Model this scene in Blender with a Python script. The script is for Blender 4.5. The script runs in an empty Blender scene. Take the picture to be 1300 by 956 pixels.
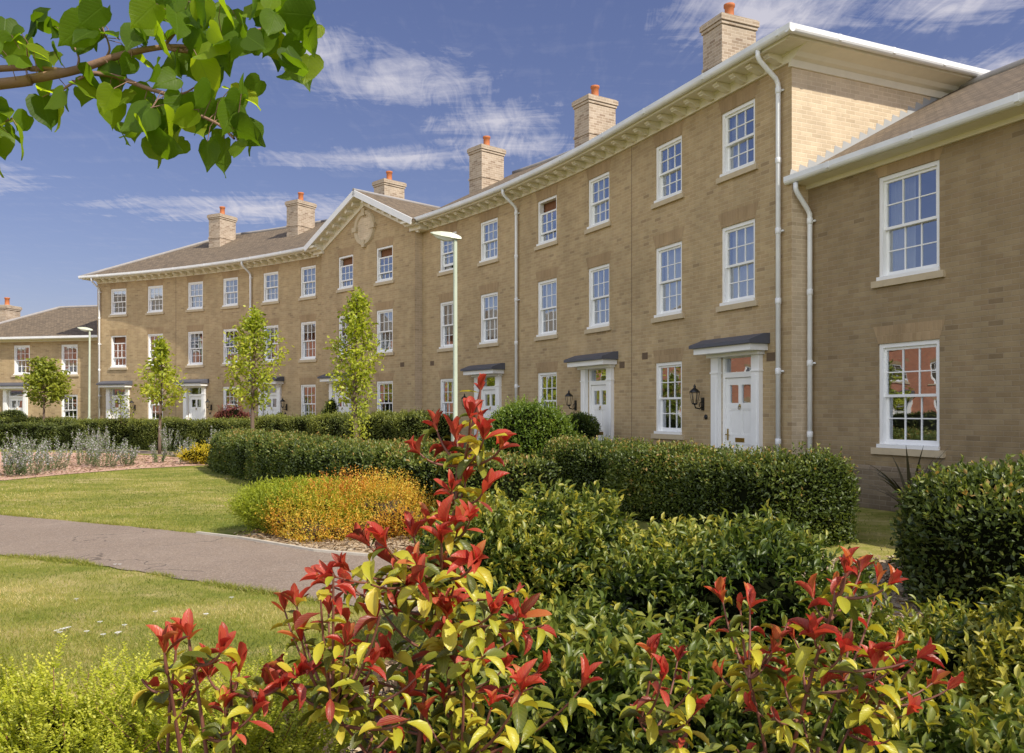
import bpy, math, random
import numpy as np
from mathutils import Vector, Matrix
random.seed(4); RNG = np.random.default_rng(7)
SC = bpy.context.scene
COL = SC.collection
EYE = 1.55
F = 1070.0
def at(px, py, Y):
    return ((px - 650) / F * Y, Y, EYE + (521 - py) / F * Y)
SUN_AZ, SUN_EL = math.radians(50), math.radians(44.5)
# ------------------------------------------------------------------ materials
MATS = {}
class NT:
    def __init__(s, name, tree=None):
        if tree is None:
            s.m = bpy.data.materials.new(name); s.m.use_nodes = True; tree = s.m.node_tree
            MATS[name] = s.m
        s.t = tree; s.n = tree.nodes; s.n.clear(); s.l = tree.links
    def node(s, typ, **kw):
        nd = s.n.new(typ)
        for k, v in kw.items():
            if k.startswith('i_'):
                nd.inputs[k[2:].replace('_', ' ')].default_value = v
            else: setattr(nd, k, v)
        return nd
    def link(s, a, b): s.l.new(a, b)
    def val(s, x, sock):
        if hasattr(x, 'is_output'): s.link(x, sock)
        else: sock.default_value = x
    def math(s, op, a, b=0.0, c=0.0, clamp=False):
        nd = s.node('ShaderNodeMath', operation=op, use_clamp=clamp)
        s.val(a, nd.inputs[0]); s.val(b, nd.inputs[1]); s.val(c, nd.inputs[2]); return nd.outputs[0]
    def mix(s, fac, a, b, blend='MIX'):
        nd = s.node('ShaderNodeMix', data_type='RGBA', blend_type=blend)
        s.val(fac, nd.inputs[0])
        for x, k in ((a, 6), (b, 7)):
            if hasattr(x, 'is_output'): s.link(x, nd.inputs[k])
            else: nd.inputs[k].default_value = (*x, 1) if len(x) == 3 else x
        return nd.outputs[2]
    def ramp(s, fac, stops, interp='LINEAR'):
        nd = s.node('ShaderNodeValToRGB'); cr = nd.color_ramp; cr.interpolation = interp
        while len(cr.elements) < len(stops): cr.elements.new(0.5)
        for e, (p, c) in zip(cr.elements, stops):
            e.position = p; e.color = (*c, 1) if not isinstance(c, float) else (c, c, c, 1)
        s.link(fac, nd.inputs[0]); return nd.outputs[0]
    def noise(s, vec, scale, detail=4, rough=.55, dist=0.0):
        nd = s.node('ShaderNodeTexNoise'); nd.inputs['Scale'].default_value = scale
        nd.inputs['Detail'].default_value = detail; nd.inputs['Roughness'].default_value = rough
        nd.inputs['Distortion'].default_value = dist
        if vec is not None: s.link(vec, nd.inputs['Vector'])
        return nd.outputs['Fac']
    def principled(s, base, rough=.6, spec=.5, metal=0., bump=None, bstr=.3, bdist=.01, coat=0.):
        p = s.node('ShaderNodeBsdfPrincipled')
        if hasattr(base, 'is_output'): s.link(base, p.inputs['Base Color'])
        else: p.inputs['Base Color'].default_value = (*base, 1)
        s.val(rough, p.inputs['Roughness']); p.inputs['Specular IOR Level'].default_value = spec
        p.inputs['Metallic'].default_value = metal; p.inputs['Coat Weight'].default_value = coat
        if bump is not None:
            b = s.node('ShaderNodeBump'); b.inputs['Strength'].default_value = bstr; b.inputs['Distance'].default_value = bdist
            s.link(bump, b.inputs['Height']); s.link(b.outputs[0], p.inputs['Normal'])
        return p.outputs[0]
    def out(s, sh):
        o = s.node('ShaderNodeOutputMaterial'); s.link(sh, o.inputs[0])
    def geo(s): return s.node('ShaderNodeNewGeometry').outputs['Position']
    def obj(s): return s.node('ShaderNodeTexCoord').outputs['Object']
    def uv(s): return s.node('ShaderNodeTexCoord').outputs['UV']

def mat_brick(name, stops, mortar, var=.25, bw=.225, bh=.075):
    t = NT(name); uv = t.uv()
    sx = t.node('ShaderNodeSeparateXYZ'); t.link(uv, sx.inputs[0]); u, v = sx.outputs[0], sx.outputs[1]
    row = t.math('FLOOR', t.math('DIVIDE', v, bh))
    par = t.math('MODULO', t.math('ABSOLUTE', row), 2.0)
    uu = t.math('ADD', t.math('DIVIDE', u, bw), t.math('MULTIPLY', par, .5))
    col = t.math('FLOOR', uu)
    fu = t.math('SUBTRACT', uu, col); fv = t.math('SUBTRACT', t.math('DIVIDE', v, bh), row)
    cm = t.node('ShaderNodeCombineXYZ'); t.link(col, cm.inputs[0]); t.link(row, cm.inputs[1])
    wn = t.node('ShaderNodeTexWhiteNoise', noise_dimensions='2D'); t.link(cm.outputs[0], wn.inputs['Vector'])
    c = t.ramp(wn.outputs['Value'], stops)
    # mortar mask
    du = t.math('MULTIPLY', t.math('SUBTRACT', .5, t.math('ABSOLUTE', t.math('SUBTRACT', fu, .5))), bw)
    dv = t.math('MULTIPLY', t.math('SUBTRACT', .5, t.math('ABSOLUTE', t.math('SUBTRACT', fv, .5))), bh)
    dm = t.math('MINIMUM', du, dv)
    mr = t.node('ShaderNodeMapRange'); mr.inputs['From Min'].default_value = .003; mr.inputs['From Max'].default_value = .008
    t.link(dm, mr.inputs['Value']); mask = mr.outputs[0]
    pos = t.geo()
    n1 = t.noise(pos, .5, 4); n2 = t.noise(pos, 3.0, 5); n3 = t.noise(pos, 60, 3)
    mp = t.node('ShaderNodeMapping'); mp.inputs['Scale'].default_value = (1.6, 1.6, .18); t.link(pos, mp.inputs[0])
    n4 = t.noise(mp.outputs[0], 1.2, 5, .65)
    c = t.mix(t.math('MULTIPLY', n3, .25), c, (.12, .09, .05))
    c = t.mix(mask, mortar, c)
    g = t.math('ADD', t.math('MULTIPLY', n1, .30), t.math('ADD', t.math('MULTIPLY', n2, .24), t.math('MULTIPLY', n4, .26)))
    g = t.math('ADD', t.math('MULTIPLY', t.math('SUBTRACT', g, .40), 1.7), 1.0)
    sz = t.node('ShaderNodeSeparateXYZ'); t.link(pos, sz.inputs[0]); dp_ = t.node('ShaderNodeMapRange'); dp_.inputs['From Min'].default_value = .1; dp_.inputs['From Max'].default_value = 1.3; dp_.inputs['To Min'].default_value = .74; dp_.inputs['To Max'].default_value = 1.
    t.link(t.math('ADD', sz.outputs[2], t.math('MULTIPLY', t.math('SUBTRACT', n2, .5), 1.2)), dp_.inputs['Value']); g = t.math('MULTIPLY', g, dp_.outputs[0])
    gc = t.node('ShaderNodeCombineColor'); [t.link(g, gc.inputs[i]) for i in range(3)]
    c = t.mix(1.0, c, gc.outputs[0], 'MULTIPLY')
    h = t.math('ADD', mask, t.math('MULTIPLY', n3, .35))
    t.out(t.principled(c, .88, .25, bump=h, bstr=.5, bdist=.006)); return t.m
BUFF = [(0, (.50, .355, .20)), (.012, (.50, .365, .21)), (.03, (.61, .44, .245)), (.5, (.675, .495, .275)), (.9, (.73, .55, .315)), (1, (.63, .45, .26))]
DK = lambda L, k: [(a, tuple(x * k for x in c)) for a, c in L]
mat_brick('gable_brick', [(0, (.55, .43, .29)), (.05, (.64, .51, .35)), (.5, (.695, .555, .385)), (1, (.74, .60, .42))], (.74, .62, .46))  # paler copy of the buff brick, sunlight on the end wall put into colour
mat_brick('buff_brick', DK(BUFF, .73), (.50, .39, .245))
mat_brick('wing_brick', DK(BUFF, .50), (.33, .255, .165))  # buff brick darkened: lens falloff over the wing put into its colour
mat_brick('chimney_brick', [(0, (.30, .22, .16)), (.2, (.41, .32, .235)), (.6, (.47, .38, .285)), (1, (.53, .44, .34))], (.60, .51, .41))
mat_brick('plinth_brick', [(0, (.20, .15, .10)), (.5, (.26, .20, .135)), (1, (.31, .24, .16))], (.31, .25, .18))
mat_brick('arch_brick', [(0, (.38, .265, .145)), (.5, (.415, .29, .165)), (1, (.45, .32, .185))], (.41, .295, .17), bw=.078, bh=.34)
mat_brick('red_brick', [(0, (.46, .18, .11)), (.5, (.58, .235, .14)), (1, (.50, .20, .12))], (.42, .27, .19))

def mat_simple(name, col, rough=.6, nvar=.12, scale=6, spec=.5, metal=0., bstr=.15, bdist=.004, fine=80, coat=0., dirt=None):
    t = NT(name); pos = t.geo()
    n = t.noise(pos, scale, 5, .6); n2 = t.noise(pos, fine, 3)
    d = dirt or tuple(x * .55 for x in col)
    f = t.math('MULTIPLY', t.math('SUBTRACT', n, .42, clamp=True), nvar * 5, clamp=True)
    c = t.mix(f, col, d)
    t.out(t.principled(c, rough, spec, metal, bump=n2, bstr=bstr, bdist=bdist, coat=coat)); return t.m
mat_simple('white_paint', (.90, .90, .89), .42, .10, 3, dirt=(.62, .60, .56), bstr=.05)
mat_simple('white_pvc', (.84, .85, .86), .35, .20, 2, bstr=.03)
mat_simple('cream_paint', (.82, .77, .64), .55, .10, 4, bstr=.08)
mat_simple('stone_sill', (.56, .46, .31), .8, .16, 7, spec=.3, bstr=.3)
mat_simple('lead_grey', (.10, .105, .13), .55, .15, 4)
mat_simple('black_iron', (.012, .012, .013), .4, .1, 9)
mat_simple('brass', (.42, .30, .10), .35, .1, 20, metal=1.)
mat_simple('terracotta', (.50, .16, .055), .75, .2, 9)
mat_simple('galvanised', (.40, .41, .41), .5, .12, 5, metal=.1)
mat_simple('pole_paint', (.52, .58, .46), .5, .16, 3, bstr=.05)
mat_simple('lamp_cover', (.62, .66, .52), .4, .12, 6)
mat_simple('lamp_bowl', (.70, .72, .66), .2, .1, 8)
mat_simple('ridge_tile', (.36, .34, .33), .8, .2, 5)
mat_simple('curtain_cloth', (.72, .71, .70), .9, .12, 3)
mat_simple('brown_blind', (.20, .085, .035), .8, .15, 6)
mat_simple('room_dark', (.20, .185, .17), .9, .2, 2)
mat_simple('vent_brick', (.16, .11, .07), .9, .2, 9)
mat_simple('bark', (.16, .11, .08), .9, .3, 14, bstr=.7, bdist=.01, fine=50)
mat_simple('lime_bark', (.30, .17, .12), .75, .25, 20, bstr=.5, bdist=.004, fine=70, dirt=(.10, .07, .05))
mat_simple('red_stem', (.20, .075, .05), .6, .2, 20)
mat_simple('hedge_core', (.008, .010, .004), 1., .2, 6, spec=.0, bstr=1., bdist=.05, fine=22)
mat_simple('soil', (.10, .068, .045), .95, .3, 3, spec=.1, bstr=.8, bdist=.02, fine=25)
mat_simple('dry_mulch', (.55, .43, .29), .95, .25, 5, spec=.1, bstr=.9, bdist=.02, fine=40)
mat_simple('pink_mulch', (.62, .40, .30), .95, .22, 4, spec=.1, bstr=.9, bdist=.02, fine=30)
mat_simple('concrete_edge', (.55, .50, .42), .9, .2, 6)
mat_simple('joint_filler', (.13, .09, .055), .9, .1, 5)
mat_simple('slate_step', (.30, .27, .23), .8, .15, 5)
mat_simple('petal_white', (.80, .80, .78), .7, .02, 9)
mat_simple('white_render', (.74, .72, .68), .8, .1, 2)

def mat_tiles():
    t = NT('roof_tiles'); uv = t.uv()
    sx = t.node('ShaderNodeSeparateXYZ'); t.link(uv, sx.inputs[0])
    br = t.node('ShaderNodeTexBrick', offset=.5); t.link(uv, br.inputs['Vector'])
    for k, v in (('Scale', 1.), ('Mortar Size', .006), ('Mortar Smooth', .3), ('Brick Width', .17), ('Row Height', .1)): br.inputs[k].default_value = v
    br.inputs['Color1'].default_value = (.135, .105, .075, 1); br.inputs['Color2'].default_value = (.28, .21, .14, 1); br.inputs['Mortar'].default_value = (.03, .025, .02, 1)
    pos = t.geo(); n = t.noise(pos, .8, 5); n2 = t.noise(pos, 14, 4)
    c = t.mix(t.math('MULTIPLY', n, .5), br.outputs['Color'], (.24, .185, .125))
    c = t.mix(t.math('MULTIPLY', n2, .35), c, (.09, .075, .06))
    saw = t.math('FRACT', t.math('DIVIDE', sx.outputs[1], .1))
    h = t.math('ADD', t.math('MULTIPLY', saw, 1.0), t.math('MULTIPLY', br.outputs['Fac'], -.6))
    t.out(t.principled(c, .85, .3, bump=h, bstr=.7, bdist=.02))
mat_tiles()
def mat_glass():
    t = NT('window_glass'); pos = t.geo()
    info = t.node('ShaderNodeObjectInfo')
    ad = t.node('ShaderNodeVectorMath', operation='ADD'); t.link(pos, ad.inputs[0])
    sc = t.node('ShaderNodeVectorMath', operation='SCALE'); sc.inputs[0].default_value = (13, 7, 5); t.link(info.outputs['Random'], sc.inputs['Scale'])
    t.link(sc.outputs[0], ad.inputs[1])
    n = t.noise(ad.outputs[0], 1.6, 2, .4)
    b = t.node('ShaderNodeBump'); b.inputs['Strength'].default_value = .10; b.inputs['Distance'].default_value = .03; t.link(n, b.inputs['Height'])
    g = t.node('ShaderNodeBsdfGlossy'); g.inputs['Roughness'].default_value = .004; g.inputs['Color'].default_value = (.90, .94, 1, 1); t.link(b.outputs[0], g.inputs['Normal'])
    tr = t.node('ShaderNodeBsdfTransparent'); tr.inputs[0].default_value = (.80, .84, .84, 1)
    fr = t.node('ShaderNodeFresnel'); fr.inputs['IOR'].default_value = 1.5
    f = t.math('ADD', t.math('MULTIPLY', fr.outputs[0], 1.6), .33, clamp=True)
    mx = t.node('ShaderNodeMixShader'); t.link(f, mx.inputs[0]); t.link(tr.outputs[0], mx.inputs[1]); t.link(g.outputs[0], mx.inputs[2])
    t.out(mx.outputs[0])
mat_glass()
def mat_leaf(name, stops, rough=.4, trans=.3, spec=.5, tcol=None, veins=0.):
    t = NT(name)
    a = t.node('ShaderNodeAttribute', attribute_name='tint')
    c = t.ramp(a.outputs['Fac'], stops)
    n = t.noise(t.geo(), 45, 3)
    c2 = t.mix(t.math('MULTIPLY', n, .35), c, tuple(x * .5 for x in stops[len(stops) // 2][1]))
    bump = None
    if veins:
        lu = t.node('ShaderNodeAttribute', attribute_name='lu').outputs['Fac']; lw = t.math('ABSOLUTE', t.node('ShaderNodeAttribute', attribute_name='lw').outputs['Fac'])
        mid = t.math('SUBTRACT', 1., t.math('MULTIPLY', lw, 28.), clamp=True)
        sd_ = t.math('SUBTRACT', lu, t.math('MULTIPLY', lw, .75)); sv = t.math('ABSOLUTE', t.math('SUBTRACT', t.math('FRACT', t.math('MULTIPLY', sd_, 8.)), .5))
        sv = t.math('SUBTRACT', 1., t.math('MULTIPLY', sv, 7.), clamp=True)
        v = t.math('MAXIMUM', mid, t.math('MULTIPLY', sv, .55)); bump = t.math('SUBTRACT', t.math('MULTIPLY', n, .6), v)
        c2 = t.mix(t.math('MULTIPLY', v, veins), c2, tuple(min(1, x * 2.2 + .03) for x in stops[len(stops) // 2][1])); c = t.mix(t.math('MULTIPLY', v, veins * .8), c, tuple(x * .35 for x in stops[len(stops) // 2][1]))
    p = t.principled(c2, rough, spec, bump=bump, bstr=.35, bdist=.002)
    tl = t.node('ShaderNodeBsdfTranslucent')
    tint = t.mix(1.0, c, tcol or (1.5, 1.5, .7), 'MULTIPLY'); t.link(tint, tl.inputs[0])
    mx = t.node('ShaderNodeMixShader'); mx.inputs[0].default_value = trans
    t.link(p, mx.inputs[1]); t.link(tl.outputs[0], mx.inputs[2]); t.out(mx.outputs[0])
mat_leaf('box_leaf', [(0, (.020, .034, .009)), (.4, (.062, .096, .018)), (.75, (.17, .215, .038)), (.93, (.32, .34, .065)), (1, (.46, .28, .09))], .42, .25)
mat_leaf('far_hedge_leaf', [(0, (.022, .038, .009)), (.45, (.075, .105, .018)), (.8, (.19, .22, .038)), (1, (.32, .34, .06))], .5, .25)
mat_leaf('laurel_leaf', [(0, (.012, .024, .007)), (.35, (.040, .075, .013)), (.65, (.13, .18, .028)), (.9, (.32, .34, .06)), (1, (.50, .44, .06))], .42, .3)
mat_leaf('bush_leaf', [(0, (0.042, 0.077, 0.014)), (.5, (0.119, 0.196, 0.025)), (1, (0.280, 0.364, 0.049))], .4, .3)
mat_leaf('tree_leaf', [(0, (.10, .15, .016)), (.45, (.29, .36, .03)), (1, (.58, .60, .08))], .42, .42)
mat_leaf('dark_tree_leaf', [(0, (.07, .11, .014)), (.5, (.20, .25, .028)), (1, (.42, .45, .06))], .45, .38)
mat_leaf('lime_leaf', [(0, (.055, .11, .012)), (.5, (.14, .24, .02)), (1, (.42, .52, .04))], .45, .65, .3, (2.0, 1.9, .45), .25)
mat_leaf('golden_leaf', [(0, (.12, .17, .012)), (.45, (.42, .46, .03)), (1, (.80, .76, .12))], .42, .35)
mat_leaf('juniper_leaf', [(0, (.07, .11, .010)), (.45, (.26, .34, .022)), (1, (.55, .60, .06))], .5, .3)
mat_leaf('spirea_leaf', [(0, (.20, .24, .03)), (.25, (.55, .48, .05)), (.5, (.85, .64, .09)), (.75, (.84, .42, .06)), (1, (.62, .17, .05))], .5, .4, .4, (1.3, 1.2, .8))
mat_leaf('yellow_shrub_leaf', [(0, (.35, .28, .01)), (.5, (.65, .52, .02)), (1, (.75, .62, .05))], .5, .35)
mat_leaf('rosemary_leaf', [(0, (.06, .09, .03)), (.5, (.15, .21, .075)), (1, (.26, .32, .14))], .6, .1)
mat_leaf('rosemary_flower', [(0, (.50, .46, .52)), (1, (.80, .76, .82))], .7, .2, .2, (1, 1, 1))
mat_leaf('photinia_leaf', [(0, (.025, .055, .010)), (.22, (.10, .16, .018)), (.35, (.42, .47, .03)), (.5, (.74, .70, .06)), (.57, (.66, .40, .07)), (.63, (.66, .075, .060)), (.80, (.54, .030, .042)), (1, (.17, .014, .026))], .38, .40, .5, (1.25, 1.0, .75), .2)
mat_leaf('purple_leaf', [(0, (.09, .02, .025)), (.6, (.22, .05, .05)), (1, (.35, .16, .09))], .5, .25, .4, (1.3, 1, .8))
mat_leaf('phormium_leaf', [(0, (.03, .03, .018)), (1, (.09, .075, .04))], .4, .1)
mat_leaf('grass_blade', [(0, (.10, .15, .018)), (.35, (.24, .28, .03)), (.6, (.38, .37, .07)), (.8, (.58, .47, .17)), (1, (.74, .62, .32))], .55, .3)
mat_leaf('bark_chip', [(0, (.16, .10, .06)), (.5, (.38, .27, .16)), (1, (.62, .52, .38))], .85, 0., .2)
def mat_lawn():
    t = NT('lawn_ground'); p = t.geo()
    n1 = t.noise(p, .45, 5, .6); n2 = t.noise(p, 3.2, 5, .65); n3 = t.noise(p, 38, 4, .7)
    mp = t.node('ShaderNodeMapping'); mp.inputs['Scale'].default_value = (.5, 1.3, 1); mp.inputs['Rotation'].default_value = (0, 0, .45); t.link(p, mp.inputs[0])
    n4 = t.noise(mp.outputs[0], 1.3, 4)
    f = t.math('ADD', t.math('MULTIPLY', n1, .35), t.math('ADD', t.math('MULTIPLY', n2, .35), t.math('MULTIPLY', n4, .3)))
    c = t.ramp(f, [(.38, (.15, .20, .03)), (.46, (.27, .285, .05)), (.52, (.40, .36, .10)), (.60, (.62, .49, .22))])
    c = t.mix(t.math('MULTIPLY', n3, .7), c, (.13, .15, .025))
    t.out(t.principled(c, .9, .15, bump=n3, bstr=.8, bdist=.02))
mat_lawn()
def mat_path():
    t = NT('path_tarmac'); p = t.geo()
    n1 = t.noise(p, .7, 5, .6); n2 = t.noise(p, 75, 4, .8); n3 = t.noise(p, 4.5, 6, .7)
    vo = t.node('ShaderNodeTexVoronoi', feature='F1'); vo.inputs['Scale'].default_value = 95; t.link(p, vo.inputs['Vector'])
    vc = t.node('ShaderNodeTexVoronoi', feature='DISTANCE_TO_EDGE'); vc.inputs['Scale'].default_value = .55; vc.inputs['Randomness'].default_value = 1.
    wv = t.node('ShaderNodeVectorMath', operation='ADD'); t.link(p, wv.inputs[0]); nn = t.node('ShaderNodeTexNoise'); nn.inputs['Scale'].default_value = 2.; t.link(p, nn.inputs['Vector']); t.link(nn.outputs['Color'], wv.inputs[1]); t.link(wv.outputs[0], vc.inputs['Vector'])
    c = t.ramp(n1, [(.3, (.275, .21, .16)), (.7, (.34, .265, .205))])
    c = t.mix(t.math('MULTIPLY', t.math('SUBTRACT', n3, .45, clamp=True), 2.2, clamp=True), c, (.25, .195, .16))
    ag = t.ramp(t.node('ShaderNodeSeparateColor').outputs[0], [(0, 0.), (1, 1.)]) if False else None
    sp = t.node('ShaderNodeSeparateColor'); t.link(vo.outputs['Color'], sp.inputs[0])
    c = t.mix(t.math('MULTIPLY', t.math('GREATER_THAN', sp.outputs[0], .85), .30), c, (.62, .54, .46))
    c = t.mix(t.math('MULTIPLY', t.math('LESS_THAN', sp.outputs[0], .2), .45), c, (.16, .125, .105))
    cr = t.math('MULTIPLY', t.math('LESS_THAN', vc.outputs['Distance'], .006), t.math('GREATER_THAN', n1, .5))
    c = t.mix(t.math('MULTIPLY', cr, .7), c, (.10, .08, .065))
    t.out(t.principled(c, .9, .25, bump=n2, bstr=.9, bdist=.008))
mat_path()
# ------------------------------------------------------------------ mesh tools
def tag(o, label=None, cat=None, group=None, kind=None):
    if label: o['label'] = label
    if cat: o['category'] = cat
    if group: o['group'] = group
    if kind: o['kind'] = kind
    return o
def thing(name, label, cat, loc, group=None, rz=0):
    o = bpy.data.objects.new(name, None); COL.objects.link(o); o.location = loc; o.rotation_euler = (0, 0, rz)
    o.empty_display_size = .2
    return tag(o, label, cat, group)
class MB:
    def __init__(s): s.v = []; s.f = []; s.sm = []
    def quad(s, *pts, smooth=False):
        b = len(s.v); s.v += [tuple(p) for p in pts]; s.f.append(tuple(range(b, b + len(pts)))); s.sm.append(smooth)
    def box(s, x0, x1, y0, y1, z0, z1, step=None):
        if x0 > x1: x0, x1 = x1, x0
        if y0 > y1: y0, y1 = y1, y0
        if z0 > z1: z0, z1 = z1, z0
        n = 1 if not step else max(1, int(math.ceil((x1 - x0) / step)))
        b = len(s.v)
        for i in range(n + 1):
            x = x0 + (x1 - x0) * i / n
            s.v += [(x, y0, z0), (x, y1, z0), (x, y1, z1), (x, y0, z1)]
        fs = [(b, b + 3, b + 2, b + 1)]
        for i in range(n):
            a = b + 4 * i; c = a + 4
            fs += [(a, a + 1, c + 1, c), (a + 1, a + 2, c + 2, c + 1), (a + 2, a + 3, c + 3, c + 2), (a + 3, a, c, c + 3)]
        e = b + 4 * n; fs.append((e, e + 1, e + 2, e + 3))
        s.f += fs; s.sm += [False] * len(fs)
    def prof(s, x0, x1, pts, step=None):
        """extrude a closed (y,z) profile along x"""
        n = 1 if not step else max(1, int(math.ceil((x1 - x0) / step))); k = len(pts); b = len(s.v)
        for i in range(n + 1):
            x = x0 + (x1 - x0) * i / n; s.v += [(x, p[0], p[1]) for p in pts]
        for i in range(n):
            for j in range(k):
                a = b + i * k + j; a2 = b + i * k + (j + 1) % k
                s.f.append((a, a2, a2 + k, a + k)); s.sm.append(False)
        s.f.append(tuple(b + j for j in reversed(range(k)))); s.sm.append(False)
        s.f.append(tuple(b + n * k + j for j in range(k))); s.sm.append(False)
    def tube(s, pts, rad, n=8, caps=True):
        pts = [Vector(p) for p in pts]; b = len(s.v); k = len(pts)
        if not hasattr(rad, '__len__'): rad = [rad] * k
        up = Vector((0, 0, 1)); prev = None
        for i, p in enumerate(pts):
            t = (pts[min(i + 1, k - 1)] - pts[max(i - 1, 0)]).normalized()
            if prev is None:
                a = t.cross(up); a = a.normalized() if a.length > 1e-3 else Vector((1, 0, 0))
            else:
                a = (prev - t * prev.dot(t)).normalized()
            prev = a; c = t.cross(a)
            for j in range(n):
                q = 2 * math.pi * j / n; s.v.append(tuple(p + (a * math.cos(q) + c * math.sin(q)) * rad[i]))
        for i in range(k - 1):
            for j in range(n):
                a0 = b + i * n + j; a1 = b + i * n + (j + 1) % n
                s.f.append((a0, a0 + n, a1 + n, a1)); s.sm.append(True)
        if caps:
            s.f.append(tuple(b + j for j in range(n))); s.sm.append(False)
            s.f.append(tuple(b + (k - 1) * n + j for j in reversed(range(n)))); s.sm.append(False)
    def lathe(s, prof, c=(0, 0, 0), n=16):
        b = len(s.v)
        for r, z in prof:
            for j in range(n):
                q = 2 * math.pi * j / n; s.v.append((c[0] + r * math.cos(q), c[1] + r * math.sin(q), c[2] + z))
        for i in range(len(prof) - 1):
            for j in range(n):
                a0 = b + i * n + j; a1 = b + i * n + (j + 1) % n
                s.f.append((a0, a1, a1 + n, a0 + n)); s.sm.append(True)
        s.f.append(tuple(b + j for j in reversed(range(n)))); s.sm.append(False)
        e = b + (len(prof) - 1) * n; s.f.append(tuple(e + j for j in range(n))); s.sm.append(False)
    def mesh(s, name, mat, mp=None, off=(0, 0, 0), uvscale=1.):
        me = bpy.data.meshes.new(name)
        V = [mp(*p) for p in s.v] if mp else s.v
        V = [(p[0] - off[0], p[1] - off[1], p[2] - off[2]) for p in V]
        me.from_pydata(V, [], s.f); me.polygons.foreach_set('use_smooth', s.sm)
        uv = me.uv_layers.new(name='UVMap'); co = []
        for f in s.f:
            p = [s.v[i] for i in f]; nx = ny = nz = 0
            for i in range(len(p)):
                a, c = p[i], p[(i + 1) % len(p)]
                nx += (a[1] - c[1]) * (a[2] + c[2]); ny += (a[2] - c[2]) * (a[0] + c[0]); nz += (a[0] - c[0]) * (a[1] + c[1])
            ax, ay, az = abs(nx), abs(ny), abs(nz)
            for q in p:
                co += [q[1], q[2]] if ax >= ay and ax >= az else ([q[0], q[2]] if ay >= az else [q[0], q[1]])
        uv.data.foreach_set('uv', co)
        me.materials.append(MATS[mat]); me.update(); return me
    def build(s, name, mat, parent=None, mp=None, off=(0, 0, 0)):
        return put(name, s.mesh(name, mat, mp, off), parent)
def put(name, me, parent=None, loc=(0, 0, 0), rz=0):
    o = bpy.data.objects.new(name, me); COL.objects.link(o); o.parent = parent; o.location = loc; o.rotation_euler = (0, 0, rz); return o
# ------------------------------------------------------------------ leaf clouds
def unit(a): return a / np.maximum(np.linalg.norm(a, axis=1, keepdims=True), 1e-9)
def wob(p, k, seed, amp=1.0, n=10):
    r = np.random.default_rng(seed); o = np.zeros(len(p))
    for i in range(n):
        d = r.normal(size=3); d /= np.linalg.norm(d); kk = k * r.uniform(.5, 1.8)
        o += np.sin(p @ (d * kk) + r.uniform(0, 6.28))
    return amp * o / math.sqrt(n)
T_DIAMOND = (np.array([(0, 0, 0), (.5, .5, .12), (1, 0, -.05), (.5, -.5, .12)]), [(0, 2, 1), (0, 3, 2)])
def t_blade(st):
    v = []; f = []
    for u, w, h in st: v += [(u, -w, h + .35 * w), (u, 0, h), (u, w, h + .35 * w)]
    for i in range(len(st) - 1):
        a = 3 * i; f += [(a, a + 1, a + 4, a + 3), (a + 1, a + 2, a + 5, a + 4)]
    return np.array(v), f
T_OVAL = t_blade([(0, .02, 0), (.3, .42, .02), (.65, .44, -.02), (1, .02, -.14)])
T_PHOT = t_blade([(0, .03, 0), (.12, .12, .02), (.35, .40, .03), (.6, .50, .0), (.85, .38, -.08), (.96, .17, -.14), (1, .02, -.17)])
def t_heart():
    o = [(0, 0), (-.10, .16), (-.06, .34), (.10, .47), (.32, .50), (.55, .42), (.75, .26), (.88, .10), (1.04, 0)]
    v = []; f = []
    mid = [0, .02, .06, .14, .32, .55, .75, .88, 1.04]
    for (u, w), m in zip(o, mid):
        d = -.16 * max(u, 0) ** 2
        v += [(u, -w, d + .22 * w + .05 * math.sin(9 * u)), (m, 0, -.16 * m * m), (u, w, d + .22 * w + .05 * math.sin(9 * u + 2))]
    for i in range(len(o) - 1):
        a = 3 * i; f += [(a, a + 1, a + 4, a + 3), (a + 1, a + 2, a + 5, a + 4)]
    return np.array(v), f
T_HEART = t_heart()
T_GRASS = (np.array([(0, -.5, 0), (0, .5, 0), (1, 0, .15)]), [(0, 1, 2)])
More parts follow.
